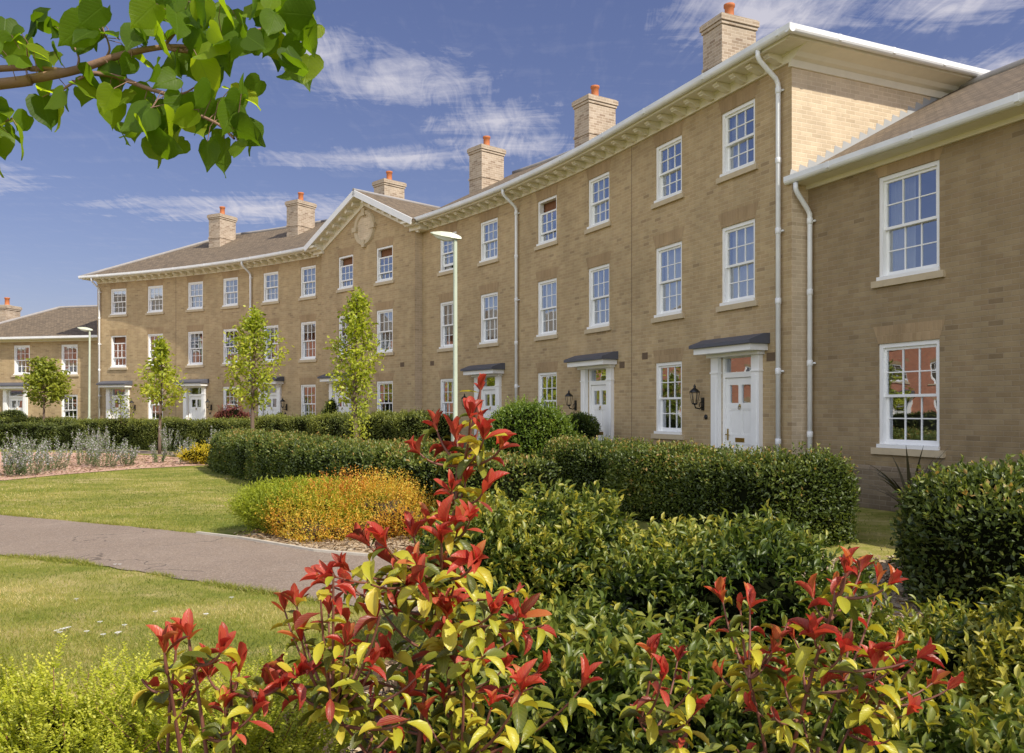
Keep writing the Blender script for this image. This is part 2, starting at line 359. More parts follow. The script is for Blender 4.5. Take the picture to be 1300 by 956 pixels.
def leaves(name, mat, pos, dirv, nrm, L, W, tint, tmpl=T_DIAMOND, parent=None, off=(0, 0, 0), curl=None):
    tv, tf = tmpl; N = len(pos); k = len(tv)
    d = unit(dirv); n = unit(nrm - d * np.sum(nrm * d, 1, keepdims=True)); s = np.cross(n, d)
    L = np.broadcast_to(np.asarray(L, float), (N,)); W = np.broadcast_to(np.asarray(W, float), (N,))
    V = pos[:, None, :] + tv[None, :, 0, None] * (L[:, None, None] * d[:, None, :]) + tv[None, :, 1, None] * (W[:, None, None] * s[:, None, :])
    h = np.broadcast_to(tv[None, :, 2], (N, k))
    if curl is not None: h = h * np.asarray(curl)[:, None]
    V = V + h[:, :, None] * (L[:, None, None] * n[:, None, :])
    V = V.reshape(-1, 3) - np.array(off)
    idx = []; start = []; tot = []
    for f in tf: tot.append(len(f)); idx += list(f)
    idx = np.array(idx); I = (np.arange(N)[:, None] * k + idx[None, :]).ravel()
    tot = np.tile(np.array(tot), N); st = np.concatenate([[0], np.cumsum(tot)[:-1]])
    me = bpy.data.meshes.new(name); me.vertices.add(len(V)); me.vertices.foreach_set('co', V.ravel().astype(np.float32))
    me.loops.add(len(I)); me.loops.foreach_set('vertex_index', I.astype(np.int32))
    me.polygons.add(len(tot)); me.polygons.foreach_set('loop_start', st.astype(np.int32))
    me.update(calc_edges=True)
    if k > 4: me.polygons.foreach_set('use_smooth', np.ones(len(tot), bool))
    a = me.attributes.new('tint', 'FLOAT', 'POINT'); a.data.foreach_set('value', np.repeat(np.clip(tint, 0, 1), k).astype(np.float32))
    if k > 4:
        for nm, ci in (('lu', 0), ('lw', 1)):
            b_ = me.attributes.new(nm, 'FLOAT', 'POINT'); b_.data.foreach_set('value', np.tile(tv[:, ci], N).astype(np.float32))
    me.materials.append(MATS[mat]); me.update()
    return put(name, me, parent)
def sample(V, T, N, rng):
    a, b, c = V[T[:, 0]], V[T[:, 1]], V[T[:, 2]]
    cr = np.cross(b - a, c - a); ar = np.linalg.norm(cr, axis=1); p = ar / ar.sum()
    i = rng.choice(len(T), N, p=p); u = rng.random(N); w = rng.random(N); m = u + w > 1; u[m] = 1 - u[m]; w[m] = 1 - w[m]
    return a[i] + u[:, None] * (b - a)[i] + w[:, None] * (c - a)[i], unit(cr[i])
def foliage(parent, off, V, T, N, L, mat, seed, asp=.5, depth=.10, tmpl=T_DIAMOND, shoots=0, shoot_h=.12, top_only=True, gap=.0, tb=.45, lump=5., up=.35, core_shrink=.07, core_mat='hedge_core', name='foliage', tv=.17, tg=.09):
    rng = np.random.default_rng(seed)
    P, n = sample(V, T, N, rng)
    g = wob(P, lump, seed + 1)
    keep = g > -1.7 + gap
    P, n, g = P[keep], n[keep], g[keep]; M = len(P)
    dd = -np.abs(rng.normal(0, depth, M)) + rng.normal(0, .02, M) + .03 * g
    pos = P + n * dd[:, None]
    pos[:, 2] = np.maximum(pos[:, 2], .02)
    r = rng.normal(size=(M, 3))
    dirv = unit(r * .75 + n * .9 + np.array([0, 0, up]))
    nr = unit(rng.normal(size=(M, 3)) * .6 + n * .5 + np.array([0, 0, .7]))
    tint = tb + tv * rng.normal(size=M) + tg * g + 1.3 * np.clip(dd, -.2, .1) + .16 * n[:, 2]  # paler outer new growth; lit tops and shaded hollows also put into tint
    l = L * rng.uniform(.65, 1.25, M)
    if shoots:
        Q, qn = sample(V, T, shoots * 4, rng)
        if top_only:
            ok = qn[:, 2] > .3; Q, qn = Q[ok][:shoots], qn[ok][:shoots]
        K = 9; S = len(Q)
        h = rng.uniform(.2, 1, S) * shoot_h
        sd = unit(qn * .5 + np.array([0, 0, .8]) + rng.normal(size=(S, 3)) * .3)
        tt = np.tile(np.linspace(.05, 1, K), S); Qr = np.repeat(Q, K, 0); sr = np.repeat(sd, K, 0)
        sp = Qr + sr * (tt * np.repeat(h, K))[:, None]
        rr = rng.normal(size=(S * K, 3))
        pos = np.vstack([pos, sp]); dirv = np.vstack([dirv, unit(sr * .8 + rr * .7)])
        nr = np.vstack([nr, unit(rng.normal(size=(S * K, 3)) * .5 + np.array([0, 0, 1.]))])
        tint = np.concatenate([tint, tb + (.22 + .16 * tt) * (tv < .2) + np.repeat(tg * wob(Q, lump, seed + 1), K) + .9 * tv * rng.normal(size=S * K)]); l = np.concatenate([l, L * rng.uniform(.6, 1.1, S * K)])
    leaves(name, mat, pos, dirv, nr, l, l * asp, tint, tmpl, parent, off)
    # solid dark core, its colour standing for shade deep in the foliage
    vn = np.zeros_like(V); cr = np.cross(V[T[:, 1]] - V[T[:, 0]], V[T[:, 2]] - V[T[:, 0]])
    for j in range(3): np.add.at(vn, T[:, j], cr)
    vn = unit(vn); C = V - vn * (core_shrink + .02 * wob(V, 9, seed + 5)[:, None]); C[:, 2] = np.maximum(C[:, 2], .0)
    me = bpy.data.meshes.new('dark_core'); me.from_pydata((C - np.array(off)).tolist(), [], T.tolist()); me.materials.append(MATS[core_mat])
    put('dark_core', me, parent)
def hedge_shape(path, wid, hgt, seed, step=.14, M=26, e=.35, bump=.05, lump=3., pw=4.5, z0=0.0):
    """closed rounded hedge body following a path; wid/hgt numbers or (start,end)"""
    p = np.array(path, float); seg = np.linalg.norm(np.diff(p, axis=0), axis=1); cum = np.concatenate([[0], np.cumsum(seg)]); L = cum[-1]
    n = max(6, int(L / step)); ts = np.linspace(e * .5, L - e * .5, max(6, n - 11)); k = e * .5 * np.array([0, .004, .03, .1, .25, .55]); ts = np.concatenate([k, ts, (L - k)[::-1]]); n = len(ts) - 1
    X = np.interp(ts, cum, p[:, 0]); Y = np.interp(ts, cum, p[:, 1])
    dx, dy = np.gradient(X, ts), np.gradient(Y, ts)
    for _ in range(6):
        for g_ in (dx, dy): g_[1:-1] = (g_[:-2] + 2 * g_[1:-1] + g_[2:]) / 4; q = np.hypot(dx, dy); nx, ny = -dy / q, dx / q
    w = np.interp(ts, [0, L], wid if hasattr(wid, '__len__') else (wid, wid)); h = np.interp(ts, [0, L], hgt if hasattr(hgt, '__len__') else (hgt, hgt))
    V = []; T = []
    for i, t in enumerate(ts):
        x = min(t, L - t); fe = (1 - max(0, 1 - x / e) ** 3.5) ** (1 / 3.5) if x < e else 1.
        fh = .55 + .45 * fe
        for j in range(M):
            a = math.pi * (1.12 - 1.24 * j / (M - 1)); c, s_ = math.cos(a), math.sin(a)
            r = (abs(c) ** pw + abs(s_) ** pw) ** (-1 / pw)
            yy = r * c * w[i] / 2 * fe; zz = z0 + max(0., (r * s_ * .5 + .5 if s_ < 0 else .5 + .5 * r * s_)) * h[i] * fh
            if s_ < 0: zz = z0 + max(0., .5 + r * s_ * 1.4) * h[i]
            V.append((X[i] + nx[i] * yy, Y[i] + ny[i] * yy, zz))
    V = np.array(V)
    for i in range(n):
        for j in range(M - 1):
            a = i * M + j; b = a + 1; c = a + M; d = c + 1
            T += [(a, b, d), (a, d, c)]
    T = np.array(T)
    # orient outward: top faces must look up
    cr = np.cross(V[T[:, 1]] - V[T[:, 0]], V[T[:, 2]] - V[T[:, 0]])
    if cr[:, 2].sum() < 0: T = T[:, ::-1].copy()
    dsp = bump * wob(V, lump, seed) + bump * .5 * wob(V, lump * 3, seed + 3)
    vn = np.zeros_like(V); cr = np.cross(V[T[:, 1]] - V[T[:, 0]], V[T[:, 2]] - V[T[:, 0]])
    for j in range(3): np.add.at(vn, T[:, j], cr)
    V = V + unit(vn) * dsp[:, None]; V[:, 2] = np.maximum(V[:, 2], 0.0)
    return V, T
import bmesh
def blob_shape(c, r, seed, bump=.12, lump=2.5, sub=4, flat=.0):
    bm = bmesh.new(); bmesh.ops.create_icosphere(bm, subdivisions=sub, radius=1)
    V = np.array([v.co[:] for v in bm.verts]); T = np.array([[v.index for v in f.verts] for f in bm.faces]); bm.free()
    d = 1 + bump * wob(V, lump, seed) + bump * .5 * wob(V, lump * 2.6, seed + 2)
    V = V * d[:, None] * np.array(r) + np.array(c); V[:, 2] = np.maximum(V[:, 2], flat)
    return V, T
def hedge(name, label, cat, path, wid, hgt, N, L, mat, seed, group=None, e=.35, bump=.05, pw=4.5, lump=3., **kw):
    off = (path[0][0], path[0][1], 0); t = thing(name, label, cat, off, group)
    V, T = hedge_shape(path, wid, hgt, seed, e=e, bump=bump, pw=pw, lump=lump)
    foliage(t, off, V, T, N, L, mat, seed, **kw); return t
def bush(name, label, cat, c, r, N, L, mat, seed, group=None, bump=.12, lump=2.5, **kw):
    off = (c[0], c[1], 0); t = thing(name, label, cat, off, group)
    V, T = blob_shape(c, r, seed, bump, lump)
    foliage(t, off, V, T, N, L, mat, seed, **kw); return t
# ------------------------------------------------------------------ building frames
class Straight:
    def __init__(s, o, d):
        s.o = Vector(o); s.d = Vector(d).normalized(); s.n = Vector((-s.d.y, s.d.x))
    def at(s, q): return s.o + s.d * q, s.d, s.n
    def M(s, q, o, z):
        p, d, n = s.at(q); return (p.x + n.x * o, p.y + n.y * o, z)
    def rz(s, q):
        d = s.at(q)[1]; return math.atan2(-d.y, -d.x)
class Crescent(Straight):
    C = Vector((-33.04, 3.04)); R = 39.2; A0 = math.radians(16.76); SB = 5.1
    def __init__(s): pass
    def at(s, q):
        a = s.A0 + max(q, s.SB) / s.R; d = Vector((-math.sin(a), math.cos(a))); n = Vector((-math.cos(a), -math.sin(a)))
        p = s.C + Vector((math.cos(a), math.sin(a))) * s.R
        if q < s.SB: p = p + d * (q - s.SB)
        return p, d, n
CR = Crescent()
# ------------------------------------------------------------------ sash windows (shared meshes); local x right, y inward, z up
WM = {}
def window_meshes(w, h, var):
    k = (w, h, var)
    if k in WM: return WM[k]
    hw = w / 2; fr = MB(); gl = MB(); si = MB()
    f = .065
    for sx in (-1, 1): fr.box(sx * hw, sx * (hw - f), .025, .16, 0, h)
    fr.box(-hw + f, hw - f, .025, .16, h - f, h); fr.box(-hw - .01, hw + .01, -.035, .16, -.002, .055)
    a, b = -hw + f, hw - f; z0, z1 = .055, h - f; mid = (z0 + z1) / 2
    up, lo = (0, 0)
    if var == 'open_top': up = -.28
    if var == 'open_bottom': lo = .14
    def sash(za, zb, y, bot):
        st = .042
        fr.box(a, a + st, y, y + .04, za, zb); fr.box(b - st, b, y, y + .04, za, zb)
        fr.box(a + st, b - st, y, y + .04, za, za + bot); fr.box(a + st, b - st, y, y + .04, zb - .042, zb)
        ga, gb, gz0, gz1 = a + st, b - st, za + bot, zb - .042
        for i in (1, 2):
            x = ga + (gb - ga) * i / 3; fr.box(x - .009, x + .009, y + .006, y + .034, gz0, gz1)
        z = (gz0 + gz1) / 2; fr.box(ga, gb, y + .008, y + .032, z - .009, z + .009)
        gl.quad((ga, y + .02, gz0), (gb, y + .02, gz0), (gb, y + .02, gz1), (ga, y + .02, gz1))
    sash(mid - .02 + up, z1 + up, .062, .042); sash(z0 + lo, mid + .02 + lo, .108, .075)
    si.box(-hw - .10, hw + .10, -.055, .11, -.105, -.004)
    rm = MB(); W = hw - .01; D = .9
    rm.quad((-W, D, 0), (W, D, 0), (W, D, h), (-W, D, h)); rm.quad((-W, .17, 0), (-W, D, 0), (-W, D, h), (-W, .17, h)); rm.quad((W, .17, 0), (W, D, 0), (W, D, h), (W, .17, h))
    rm.quad((-W, .17, h), (W, .17, h), (W, D, h), (-W, D, h)); rm.quad((-W, .17, 0), (W, .17, 0), (W, D, 0), (-W, D, 0))
    WM[k] = dict(frame=fr.mesh('window', 'white_paint'), pane=gl.mesh('pane', 'window_glass'), sill=si.mesh('sill', 'stone_sill'), room=rm.mesh('room_recess', 'room_dark'))
    return WM[k]
CM = {}
def curtain_mesh(w, h, kind):
    k = (w, h, kind)
    if k in CM: return CM[k]
    m = MB(); rng = random.Random(hash(kind) % 99 if not isinstance(kind, str) else sum(map(ord, kind)))
    spans = {'drawn_back': [(-.46, -.20), (.24, .46)], 'half': [(-.46, -.02), (.30, .46)], 'net': [(-.46, .46)], 'left': [(-.46, -.12)], 'right': [(.16, .46)]}[kind]
    for a, b in spans:
        n = 26; pts = []
        for i in range(n + 1):
            x = w * (a + (b - a) * i / n); pts.append((x, .21 + .022 * math.sin(i * 1.9 + rng.random()) + .01 * rng.random()))
        for i in range(n):
            m.quad((pts[i][0], pts[i][1], .06), (pts[i + 1][0], pts[i + 1][1], .06), (pts[i + 1][0], pts[i + 1][1], h - .05), (pts[i][0], pts[i][1], h - .05), smooth=True)
    CM[k] = m.mesh('curtain', 'curtain_cloth'); return CM[k]
def blind_mesh(w, h):
    k = ('blind', w, h)
    if k not in CM:
        m = MB(); m.box(-w * .46, w * .46, .19, .215, h - .46, h - .05); m.box(-w * .46, w * .46, .185, .22, h - .48, h - .46); CM[k] = m.mesh('blind', 'brown_blind')
    return CM[k]
def add_window(root, fm, s, o, z0, w, h, var='', cur=None, sill=True, room=True):
    M = window_meshes(w, h, var); p = fm.M(s, o, z0); L = root.location
    wd = put('window', M['frame'], root, (p[0] - L.x, p[1] - L.y, p[2] - L.z), fm.rz(s))
    pn = put('pane', M['pane'], wd, (0, 0, 0), random.uniform(-.011, .011)); pn.rotation_euler.x = random.uniform(-.004, .004)
    if sill: put('sill', M['sill'], wd)
    if room: put('room_recess', M['room'], wd)
    if var == 'open_top': put('blind', blind_mesh(w, h), wd)
    elif cur: put('curtain', curtain_mesh(w, h, cur), wd)
    return wd
DM = {}
def door_meshes():
    if DM: return DM
    sr = MB()
    for sx in (-1, 1):
        sr.box(sx * .475, sx * .69, -.09, .0, .0, 2.62); sr.box(sx * .462, sx * .705, -.105, .0, 2.255, 2.285); sr.box(sx * .465, sx * .70, -.10, .0, .0, .30)
        sr.box(sx * .40, sx * .472, .02, .12, .2, 2.60)
        sr.box(sx * .545, sx * .62, -.096, -.088, .36, 2.20)
    sr.box(-.40, .40, .02, .12, 2.54, 2.60); sr.box(-.40, .40, .015, .12, 2.17, 2.27)
    sr.box(-.82, .82, -.40, .0, 2.622, 2.735); sr.box(-.74, .74, -.16, -.002, 2.56, 2.62)
    DM['door_surround'] = sr.mesh('door_surround', 'white_paint')
    cp = MB(); cp.prof(-.88, .88, [(0, 2.739), (0, 2.93), (-.14, 2.92), (-.47, 2.80), (-.47, 2.739)]); DM['canopy'] = cp.mesh('canopy', 'lead_grey')
    d = MB(); y0, y1 = .055, .10
    for sx in (-1, 1): d.box(sx * .30, sx * .398, y0, y1, .2, 2.165)
    d.box(-.045, .045, y0, y1, .42, 2.03)
    for za, zb in ((.2, .42), (.92, 1.10), (1.58, 1.69), (2.03, 2.165)): d.box(-.30, .30, y0 + .0005, y1, za, zb)
    for sx in (-1, 1):
        for za, zb in ((.42, .92), (1.10, 1.58)):
            xa, xb = sorted((sx * .045, sx * .30)); d.box(xa, xb, .078, .095, za, zb)
            i = .022; d.box(xa + .03, xb - .03, .068, .078, za + .04, zb - .04)
            d.box(xa, xa + i, .062, .079, za, zb); d.box(xb - i, xb, .062, .079, za, zb); d.box(xa + i, xb - i, .062, .079, za, za + i); d.box(xa + i, xb - i, .062, .079, zb - i, zb)
    DM['door'] = d.mesh('door', 'white_paint')
    g = MB()
    for sx in (-1, 1):
        xa, xb = sorted((sx * .045, sx * .30)); g.quad((xa, .08, 1.69), (xb, .08, 1.69), (xb, .08, 2.03), (xa, .08, 2.03))
    DM['door_glass'] = g.mesh('door_glass', 'window_glass')
    g = MB(); g.quad((-.40, .07, 2.27), (.40, .07, 2.27), (.40, .07, 2.54), (-.40, .07, 2.54)); DM['fanlight'] = g.mesh('fanlight', 'window_glass')
    h = MB(); h.box(-.125, .125, .042, .056, .955, 1.035); h.box(-.10, .10, .036, .043, .975, 1.015); DM['letterbox'] = h.mesh('letterbox', 'brass')
    h = MB(); h.box(-.37, -.33, .045, .055, .98, 1.20); h.tube([(-.35, .05, 1.09), (-.35, .0, 1.09), (-.25, -.005, 1.085)], .011, 8); DM['handle'] = h.mesh('handle', 'brass')
    h = MB(); h.lathe([(.0, 0), (.028, .004), (.028, .012), (0, .02)], (0, 0, 0), 10)
    h.v = [(v[0], .054 - v[2], 1.64 + v[1]) for v in h.v]; h.tube([(-.03, .04, 1.63), (-.025, .03, 1.58), (0, .028, 1.565), (.025, .03, 1.58), (.03, .04, 1.63)], .007, 6); DM['knocker'] = h.mesh('knocker', 'brass')
    st = MB(); st.box(-.78, .78, -.42, .0, 0, .10); st.box(-.66, .66, -.16, .14, .10, .198); DM['doorstep'] = st.mesh('doorstep', 'slate_step')
    rm = MB(); rm.quad((-.4, .5, .2), (.4, .5, .2), (.4, .5, 2.6), (-.4, .5, 2.6)); 
    for sx in (-1, 1): rm.quad((sx * .4, .125, .2), (sx * .4, .5, .2), (sx * .4, .5, 2.6), (sx * .4, .125, 2.6))
    rm.quad((-.4, .125, 2.6), (.4, .125, 2.6), (.4, .5, 2.6), (-.4, .5, 2.6)); DM['hall_recess'] = rm.mesh('hall_recess', 'room_dark')
    l = MB(); l.box(-.035, .035, -.03, 0, -.13, .12); l.tube([(0, -.02, -.05), (0, -.09, -.10), (0, -.19, -.08), (0, -.21, -.02)], .014, 8); l.tube([(0, -.02, .05), (0, -.08, .02), (0, -.10, -.06)], .008, 6)
    c = (0, -.21, 0)
    l.lathe([(.03, -.02), (.055, .0), (.055, .015)], c, 6); l.lathe([(.10, .22), (.105, .235), (.06, .285), (.025, .31), (.02, .33), (.028, .345), (.012, .37), (0, .40)], c, 6)
    for j in range(6):
        q = 2 * math.pi * j / 6; l.tube([(c[0] + .055 * math.cos(q), c[1] + .055 * math.sin(q), .012), (c[0] + .096 * math.cos(q), c[1] + .096 * math.sin(q), .225)], .006, 5)
    DM['wall_lantern'] = l.mesh('wall_lantern', 'black_iron')
    b = MB(); b.lathe([(.05, 0), (.05, .015), (.03, .03), (0, .032)], (0, 0, 0), 14); b.v = [(v[0], -v[2], v[1]) for v in b.v]; DM['bell_push'] = b.mesh('bell_push', 'black_iron')
    return DM
def add_door(root, fm, s, o=0., z=0., lantern=1, open_light=True):
    D = door_meshes(); p = fm.M(s, o, z); L = root.location; rz = fm.rz(s); lo = (p[0] - L.x, p[1] - L.y, p[2] - L.z)
    d = put('door', D['door'], root, lo, rz)
    for k in ('door_glass', 'letterbox', 'handle', 'knocker'): put(k, D[k], d)
    su = put('door_surround', D['door_surround'], root, lo, rz); put('fanlight', D['fanlight'], su); put('hall_recess', D['hall_recess'], su)
    put('canopy', D['canopy'], root, lo, rz); put('doorstep', D['doorstep'], root, lo, rz)
    if lantern:
        q = fm.M(s + 1.04 * lantern, o, z + 1.68); put('wall_lantern', D['wall_lantern'], root, (q[0] - L.x, q[1] - L.y, q[2] - L.z), rz)
        q = fm.M(s + .95 * lantern, o, z + 1.42); put('bell_push', D['bell_push'], root, (q[0] - L.x, q[1] - L.y, q[2] - L.z), rz)
def wall_grid(mb, s0, s1, z0, z1, o, ops, step=.7, rev=.12):
    xs = {s0, s1}; zs = {z0, z1}
    for a, b, c, d in ops: xs |= {a, b}; zs |= {c, d}
    n = int((s1 - s0) / step); xs |= {s0 + (s1 - s0) * i / n for i in range(1, n)}
    xs = sorted(xs); zs = sorted(zs); X = [xs[0]]
    for x in xs[1:]:
        if x - X[-1] > 1e-4: X.append(x)
    for i in range(len(X) - 1):
        for j in range(len(zs) - 1):
            cx, cz = (X[i] + X[i + 1]) / 2, (zs[j] + zs[j + 1]) / 2
            if any(a < cx < b and c < cz < d for a, b, c, d in ops): continue
            mb.quad((X[i + 1], o, zs[j]), (X[i], o, zs[j]), (X[i], o, zs[j + 1]), (X[i + 1], o, zs[j + 1]))
    for a, b, c, d in ops:
        for x in (a, b): mb.quad((x, o, c), (x, o, d), (x, o - rev, d), (x, o - rev, c))
        mb.quad((a, o, d), (b, o, d), (b, o - rev, d), (a, o - rev, d)); mb.quad((a, o, c), (b, o, c), (b, o - rev, c), (a, o - rev, c))
def lintel(mb, s, o, z, w, h=.275, k=.10):
    a = w / 2; y0, y1 = o - .05, o + .003
    mb.quad((s + a, y1, z), (s - a, y1, z), (s - a - k, y1, z + h), (s + a + k, y1, z + h))
def roof_strips(mb, s0, s1, hip0, hip1, oe, ze, pitch, tm, ov=.5, thick=.05, only_front=None):
    a, b = (s0 - ov if hip0 else s0), (s1 + ov if hip1 else s1)
    n = max(4, int((b - a) / .5)); xs = {a + (b - a) * i / n for i in range(n + 1)}
    if hip0: xs.add(a + tm)
    if hip1: xs.add(b - tm)
    xs = sorted(xs); rows = []
    for x in xs:
        t = tm
        if hip0: t = min(t, x - a)
        if hip1: t = min(t, b - x)
        rows.append([(x, oe, ze), (x, oe - t, ze + t * pitch), (x, oe - 2 * tm + t, ze + t * pitch), (x, oe - 2 * tm, ze)])
    for i in range(len(rows) - 1):
        r, q = rows[i], rows[i + 1]
        for j in range(3):
            mb.quad(q[j], r[j], r[j + 1], q[j + 1])
        mb.quad(q[3], r[3], r[0], q[0])
    mb.box(a, b, oe - .02, oe - .0, ze - thick, ze - .003, .6)
    return rows
def chimney(root, fm, s, o, z0, z1, L, w=.36, dpt=.5):
    p, d, n = fm.at(s); c = p + n * o
    mp = lambda x, y, z: (c.x + d.x * x + n.x * y - L[0], c.y + d.y * x + n.y * y - L[1], z - L[2])
    m = MB(); m.box(-w, w, -dpt, dpt, z0, z1 - .16); m.box(-w - .03, w + .03, -dpt - .03, dpt + .03, z1 - .24, z1 - .165); m.box(-w - .06, w + .06, -dpt - .06, dpt + .06, z1 - .162, z1 - .03)
    m.box(-w - .03, w + .03, -dpt - .03, dpt + .03, z1 - .03, z1); zb = z1 - 1.15; m.box(-w - .025, w + .025, -dpt - .025, dpt + .025, zb, zb + .075)
    m.box(-w - .03, w + .03, -dpt - .03, dpt + .03, z0, z0 + .9)
    ch = m.build('chimney', 'chimney_brick', root, mp)
    pt = MB(); q = mp(0, 0, z1); pt.lathe([(.15, -.01), (.15, .05), (.115, .09), (.11, .36), (.135, .38), (.135, .44), (.09, .44), (.085, .30)], q, 16); pt.build('chimney_pot', 'terracotta', ch)
    fl = MB(); fl.lathe([(.26, 0), (.22, .04), (.14, .055)], q, 12); fl.build('mortar_cap', 'stone_sill', ch)
def downpipe(root, fm, s, z_top, L, o_g=.50, z_end=.05, r=.042):
    m = MB(); M = lambda q, o, z: (fm.M(q, o, z))
    m.tube([M(s, o_g, z_top), M(s, o_g, z_top - .10), M(s, o_g - .04, z_top - .17), M(s, .14, z_top - .42), M(s, .09, z_top - .50), M(s, .085, z_top - .6), M(s, .085, z_end)], r, 12)
    z = z_top - .62
    k = 0
    while z > .5:
        p = M(s, .085, z); m.lathe([(r + .006, -.05), (r + .010, -.045), (r + .010, .045), (r + .006, .05)], p, 12)
        if k % 2 == 0:
            a, b = M(s - .06, .02, z - .012), M(s + .06, .02, z + .012); m.tube([M(s - .07, .03, z), M(s + .07, .03, z)], .018, 6)
        z -= 1.22; k += 1
    return m.build('downpipe', 'white_pvc', root, None, L)
BL = lambda o, z: [(o + .05, z + .165), (o + .05, z + .03), (o + .11, z + .025), (o + .24, z + .07), (o + .33, z + .085), (o + .33, z + .10), (o + .37, z + .115), (o + .37, z + .165)]
def cornice(root, fm, s0, s1, o, z, L, ext0=0., ext1=0., blocks=True):
    m = MB(); m.box(s0, s1, o - .02, o + .05, z, z + .17, .5); m.box(s0, s1, o - .02, o + .075, z + .17 - .03, z + .168, .5)
    e0, e1 = min(ext0, .46), min(ext1, .46)
    m.box(s0 - e0, s1 + e1, o - .02, o + .47, z + .17, z + .225, .5)
    m.prof(s0 - e0 * .8, s1 + e1, [(o + .40, z + .17), (o + .47, z + .17), (o + .47, z + .155), (o + .42, z + .150)], .5)
    if blocks:
        n = int(round((s1 - s0) / .46)); st = (s1 - s0) / n
        for i in range(n):
            c = s0 + st * (i + .5); m.prof(c - .065, c + .065, BL(o, z))
    m.build('cornice', 'cream_paint', root, fm.M, L)
    g = MB(); pr = [(o + .475, z + .32), (o + .475, z + .24)] + [(o + .535 - .06 * math.cos(q), z + .24 - .055 * math.sin(q)) for q in (.5, 1.05, 1.57, 2.1, 2.6)] + [(o + .60, z + .24), (o + .60, z + .32), (o + .585, z + .32), (o + .58, z + .25), (o + .49, z + .25), (o + .49, z + .32)]
    g.prof(s0 - ext0, s1 + ext1, pr, .5)
    q = s0 - ext0 + .3
    while q < s1 + ext1:
        g.prof(q - .03, q + .03, [(o + .470, z + .323), (o + .470, z + .22), (o + .535, z + .178), (o + .606, z + .22), (o + .606, z + .323)]); q += 2.0
    g.build('gutter', 'white_pvc', root, fm.M, L)
W = .96
TOP, MID, GND = (6.02, 1.22), (3.55, 1.50), (1.05, 1.52)
ZW = 7.53
def opening(s, z): return (s - W / 2, s + W / 2, z[0], z[0] + z[1])
def windows(root, fm, specs, o, wb=None, w=W, ar=None):
    for s, z, var, cur in specs: add_window(root, fm, s, o, z[0], w, z[1], var, cur)
def house(name, label, fm, s0, s1, specs, doors, L, zt=ZW, o=0., hip0=False, hip1=False, ch=None, wall='buff_brick', end0=None, end1=None, plinth=True, roof=(.50, 7.80, .535, 4.5), corn=True, ext=(0, 0), group='houses of the curved brick terrace', wwin=W, cat='house', gable=False, lant=1, zb=0.):
    root = thing(name, label, cat, L, group); l = tuple(L)
    ops = [(s - wwin / 2, s + wwin / 2, z[0], z[0] + z[1]) for s, z, v, c in specs] + [(d - .47, d + .47, zb, zb + 2.6) for d in doors]
    m = MB(); wall_grid(m, s0, s1, zb, zt, o, ops)
    D = -2 * roof[3] + 2 * roof[0]
    if end0 is not None:
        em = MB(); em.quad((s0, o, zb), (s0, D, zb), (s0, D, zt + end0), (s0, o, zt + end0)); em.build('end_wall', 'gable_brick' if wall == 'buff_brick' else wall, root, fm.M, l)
    if end1 is not None: m.quad((s1, o, zb), (s1, D, zb), (s1, D, zt + end1), (s1, o, zt + end1))
    nb = 8; bw = MB()
    for i in range(nb):
        a, b = s0 + (s1 - s0) * i / nb, s0 + (s1 - s0) * (i + 1) / nb
        bw.quad((a, D, zb), (b, D, zb), (b, D, zt), (a, D, zt))
    if gable:
        m.quad((s1, o, zt), (s0, o, zt), ((s0 + s1) / 2, o, zt + (s1 - s0) / 2 * .48))
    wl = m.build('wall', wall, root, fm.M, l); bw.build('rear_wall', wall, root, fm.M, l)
    if plinth:
        pm = MB(); cuts = sorted([(d - .70, d + .70) for d in doors]); x = s0
        for a, b in cuts + [(s1, s1)]:
            if a - x > .05: pm.box(x, a, o - .02, o + .045, zb, zb + .62, .6); pm.prof(x, a, [(o - .02, zb + .621), (o + .045, zb + .621), (o + .004, zb + .68), (o - .02, zb + .68)], .6)
            x = b
        if end0 is not None: pm.box(s0 - .045, s0, o, D, zb, zb + .62)
        pm.build('plinth', 'plinth_brick', root, fm.M, l)
    for s, z, v, c in specs:
        lm = MB(); lintel(lm, s, o, z[0] + z[1] + .001, wwin, min(.275, zt - z[0] - z[1] - .004)); lm.build('lintel', 'arch_brick', root, fm.M, l)
    for s, z, v, c in specs: add_window(root, fm, s, o, z[0], wwin, z[1], v, c)
    for d in doors: add_door(root, fm, d, o, zb, lant)
    if corn: cornice(root, fm, s0, s1, o, zt, l, *ext)
    if roof:
        rm = MB(); rows = roof_strips(rm, s0, s1, hip0, hip1, *roof)
        rf = rm.build('roof', 'roof_tiles', root, fm.M, l)
        rt = MB(); pts = [r[1] for r in rows]
        tt = [fm.M(p[0], p[1], p[2] + .02) for p in pts]
        rt.tube(tt, .075, 8)
        bk = [r[2] for r in rows if r[2][1] < r[1][1] - .02]
        if len(bk) > 1: rt.tube([fm.M(p[0], p[1], p[2] + .02) for p in bk], .075, 8)
        rt.build('ridge_tiles', 'ridge_tile', rf, None, l)
    if ch: chimney(root, fm, ch[0], ch[1], ch[2], ch[3], l)
    return root
def vents(root, fm, lst, o, L):
    m = MB()
    for s, z in lst:
        m = MB(); m.box(s - .11, s + .11, o - .05, o + .004, z - .075, z + .075); [m.box(s - .10, s + .10, o + .002, o + .008, z - .06 + i * .03, z - .045 + i * .03) for i in range(5)]
        m.build('air_vent', 'vent_brick', root, fm.M, L)
def joint(root, fm, s, o, z0, z1, L):
    m = MB(); m.box(s - .009, s + .009, o - .02, o + .002, z0, z1); m.build('movement_joint', 'joint_filler', root, fm.M, L)
def hloc(fm, s): p = fm.at(s)[0]; return (p.x, p.y, 0)
CH = (-2.75, 8.3, 10.85)
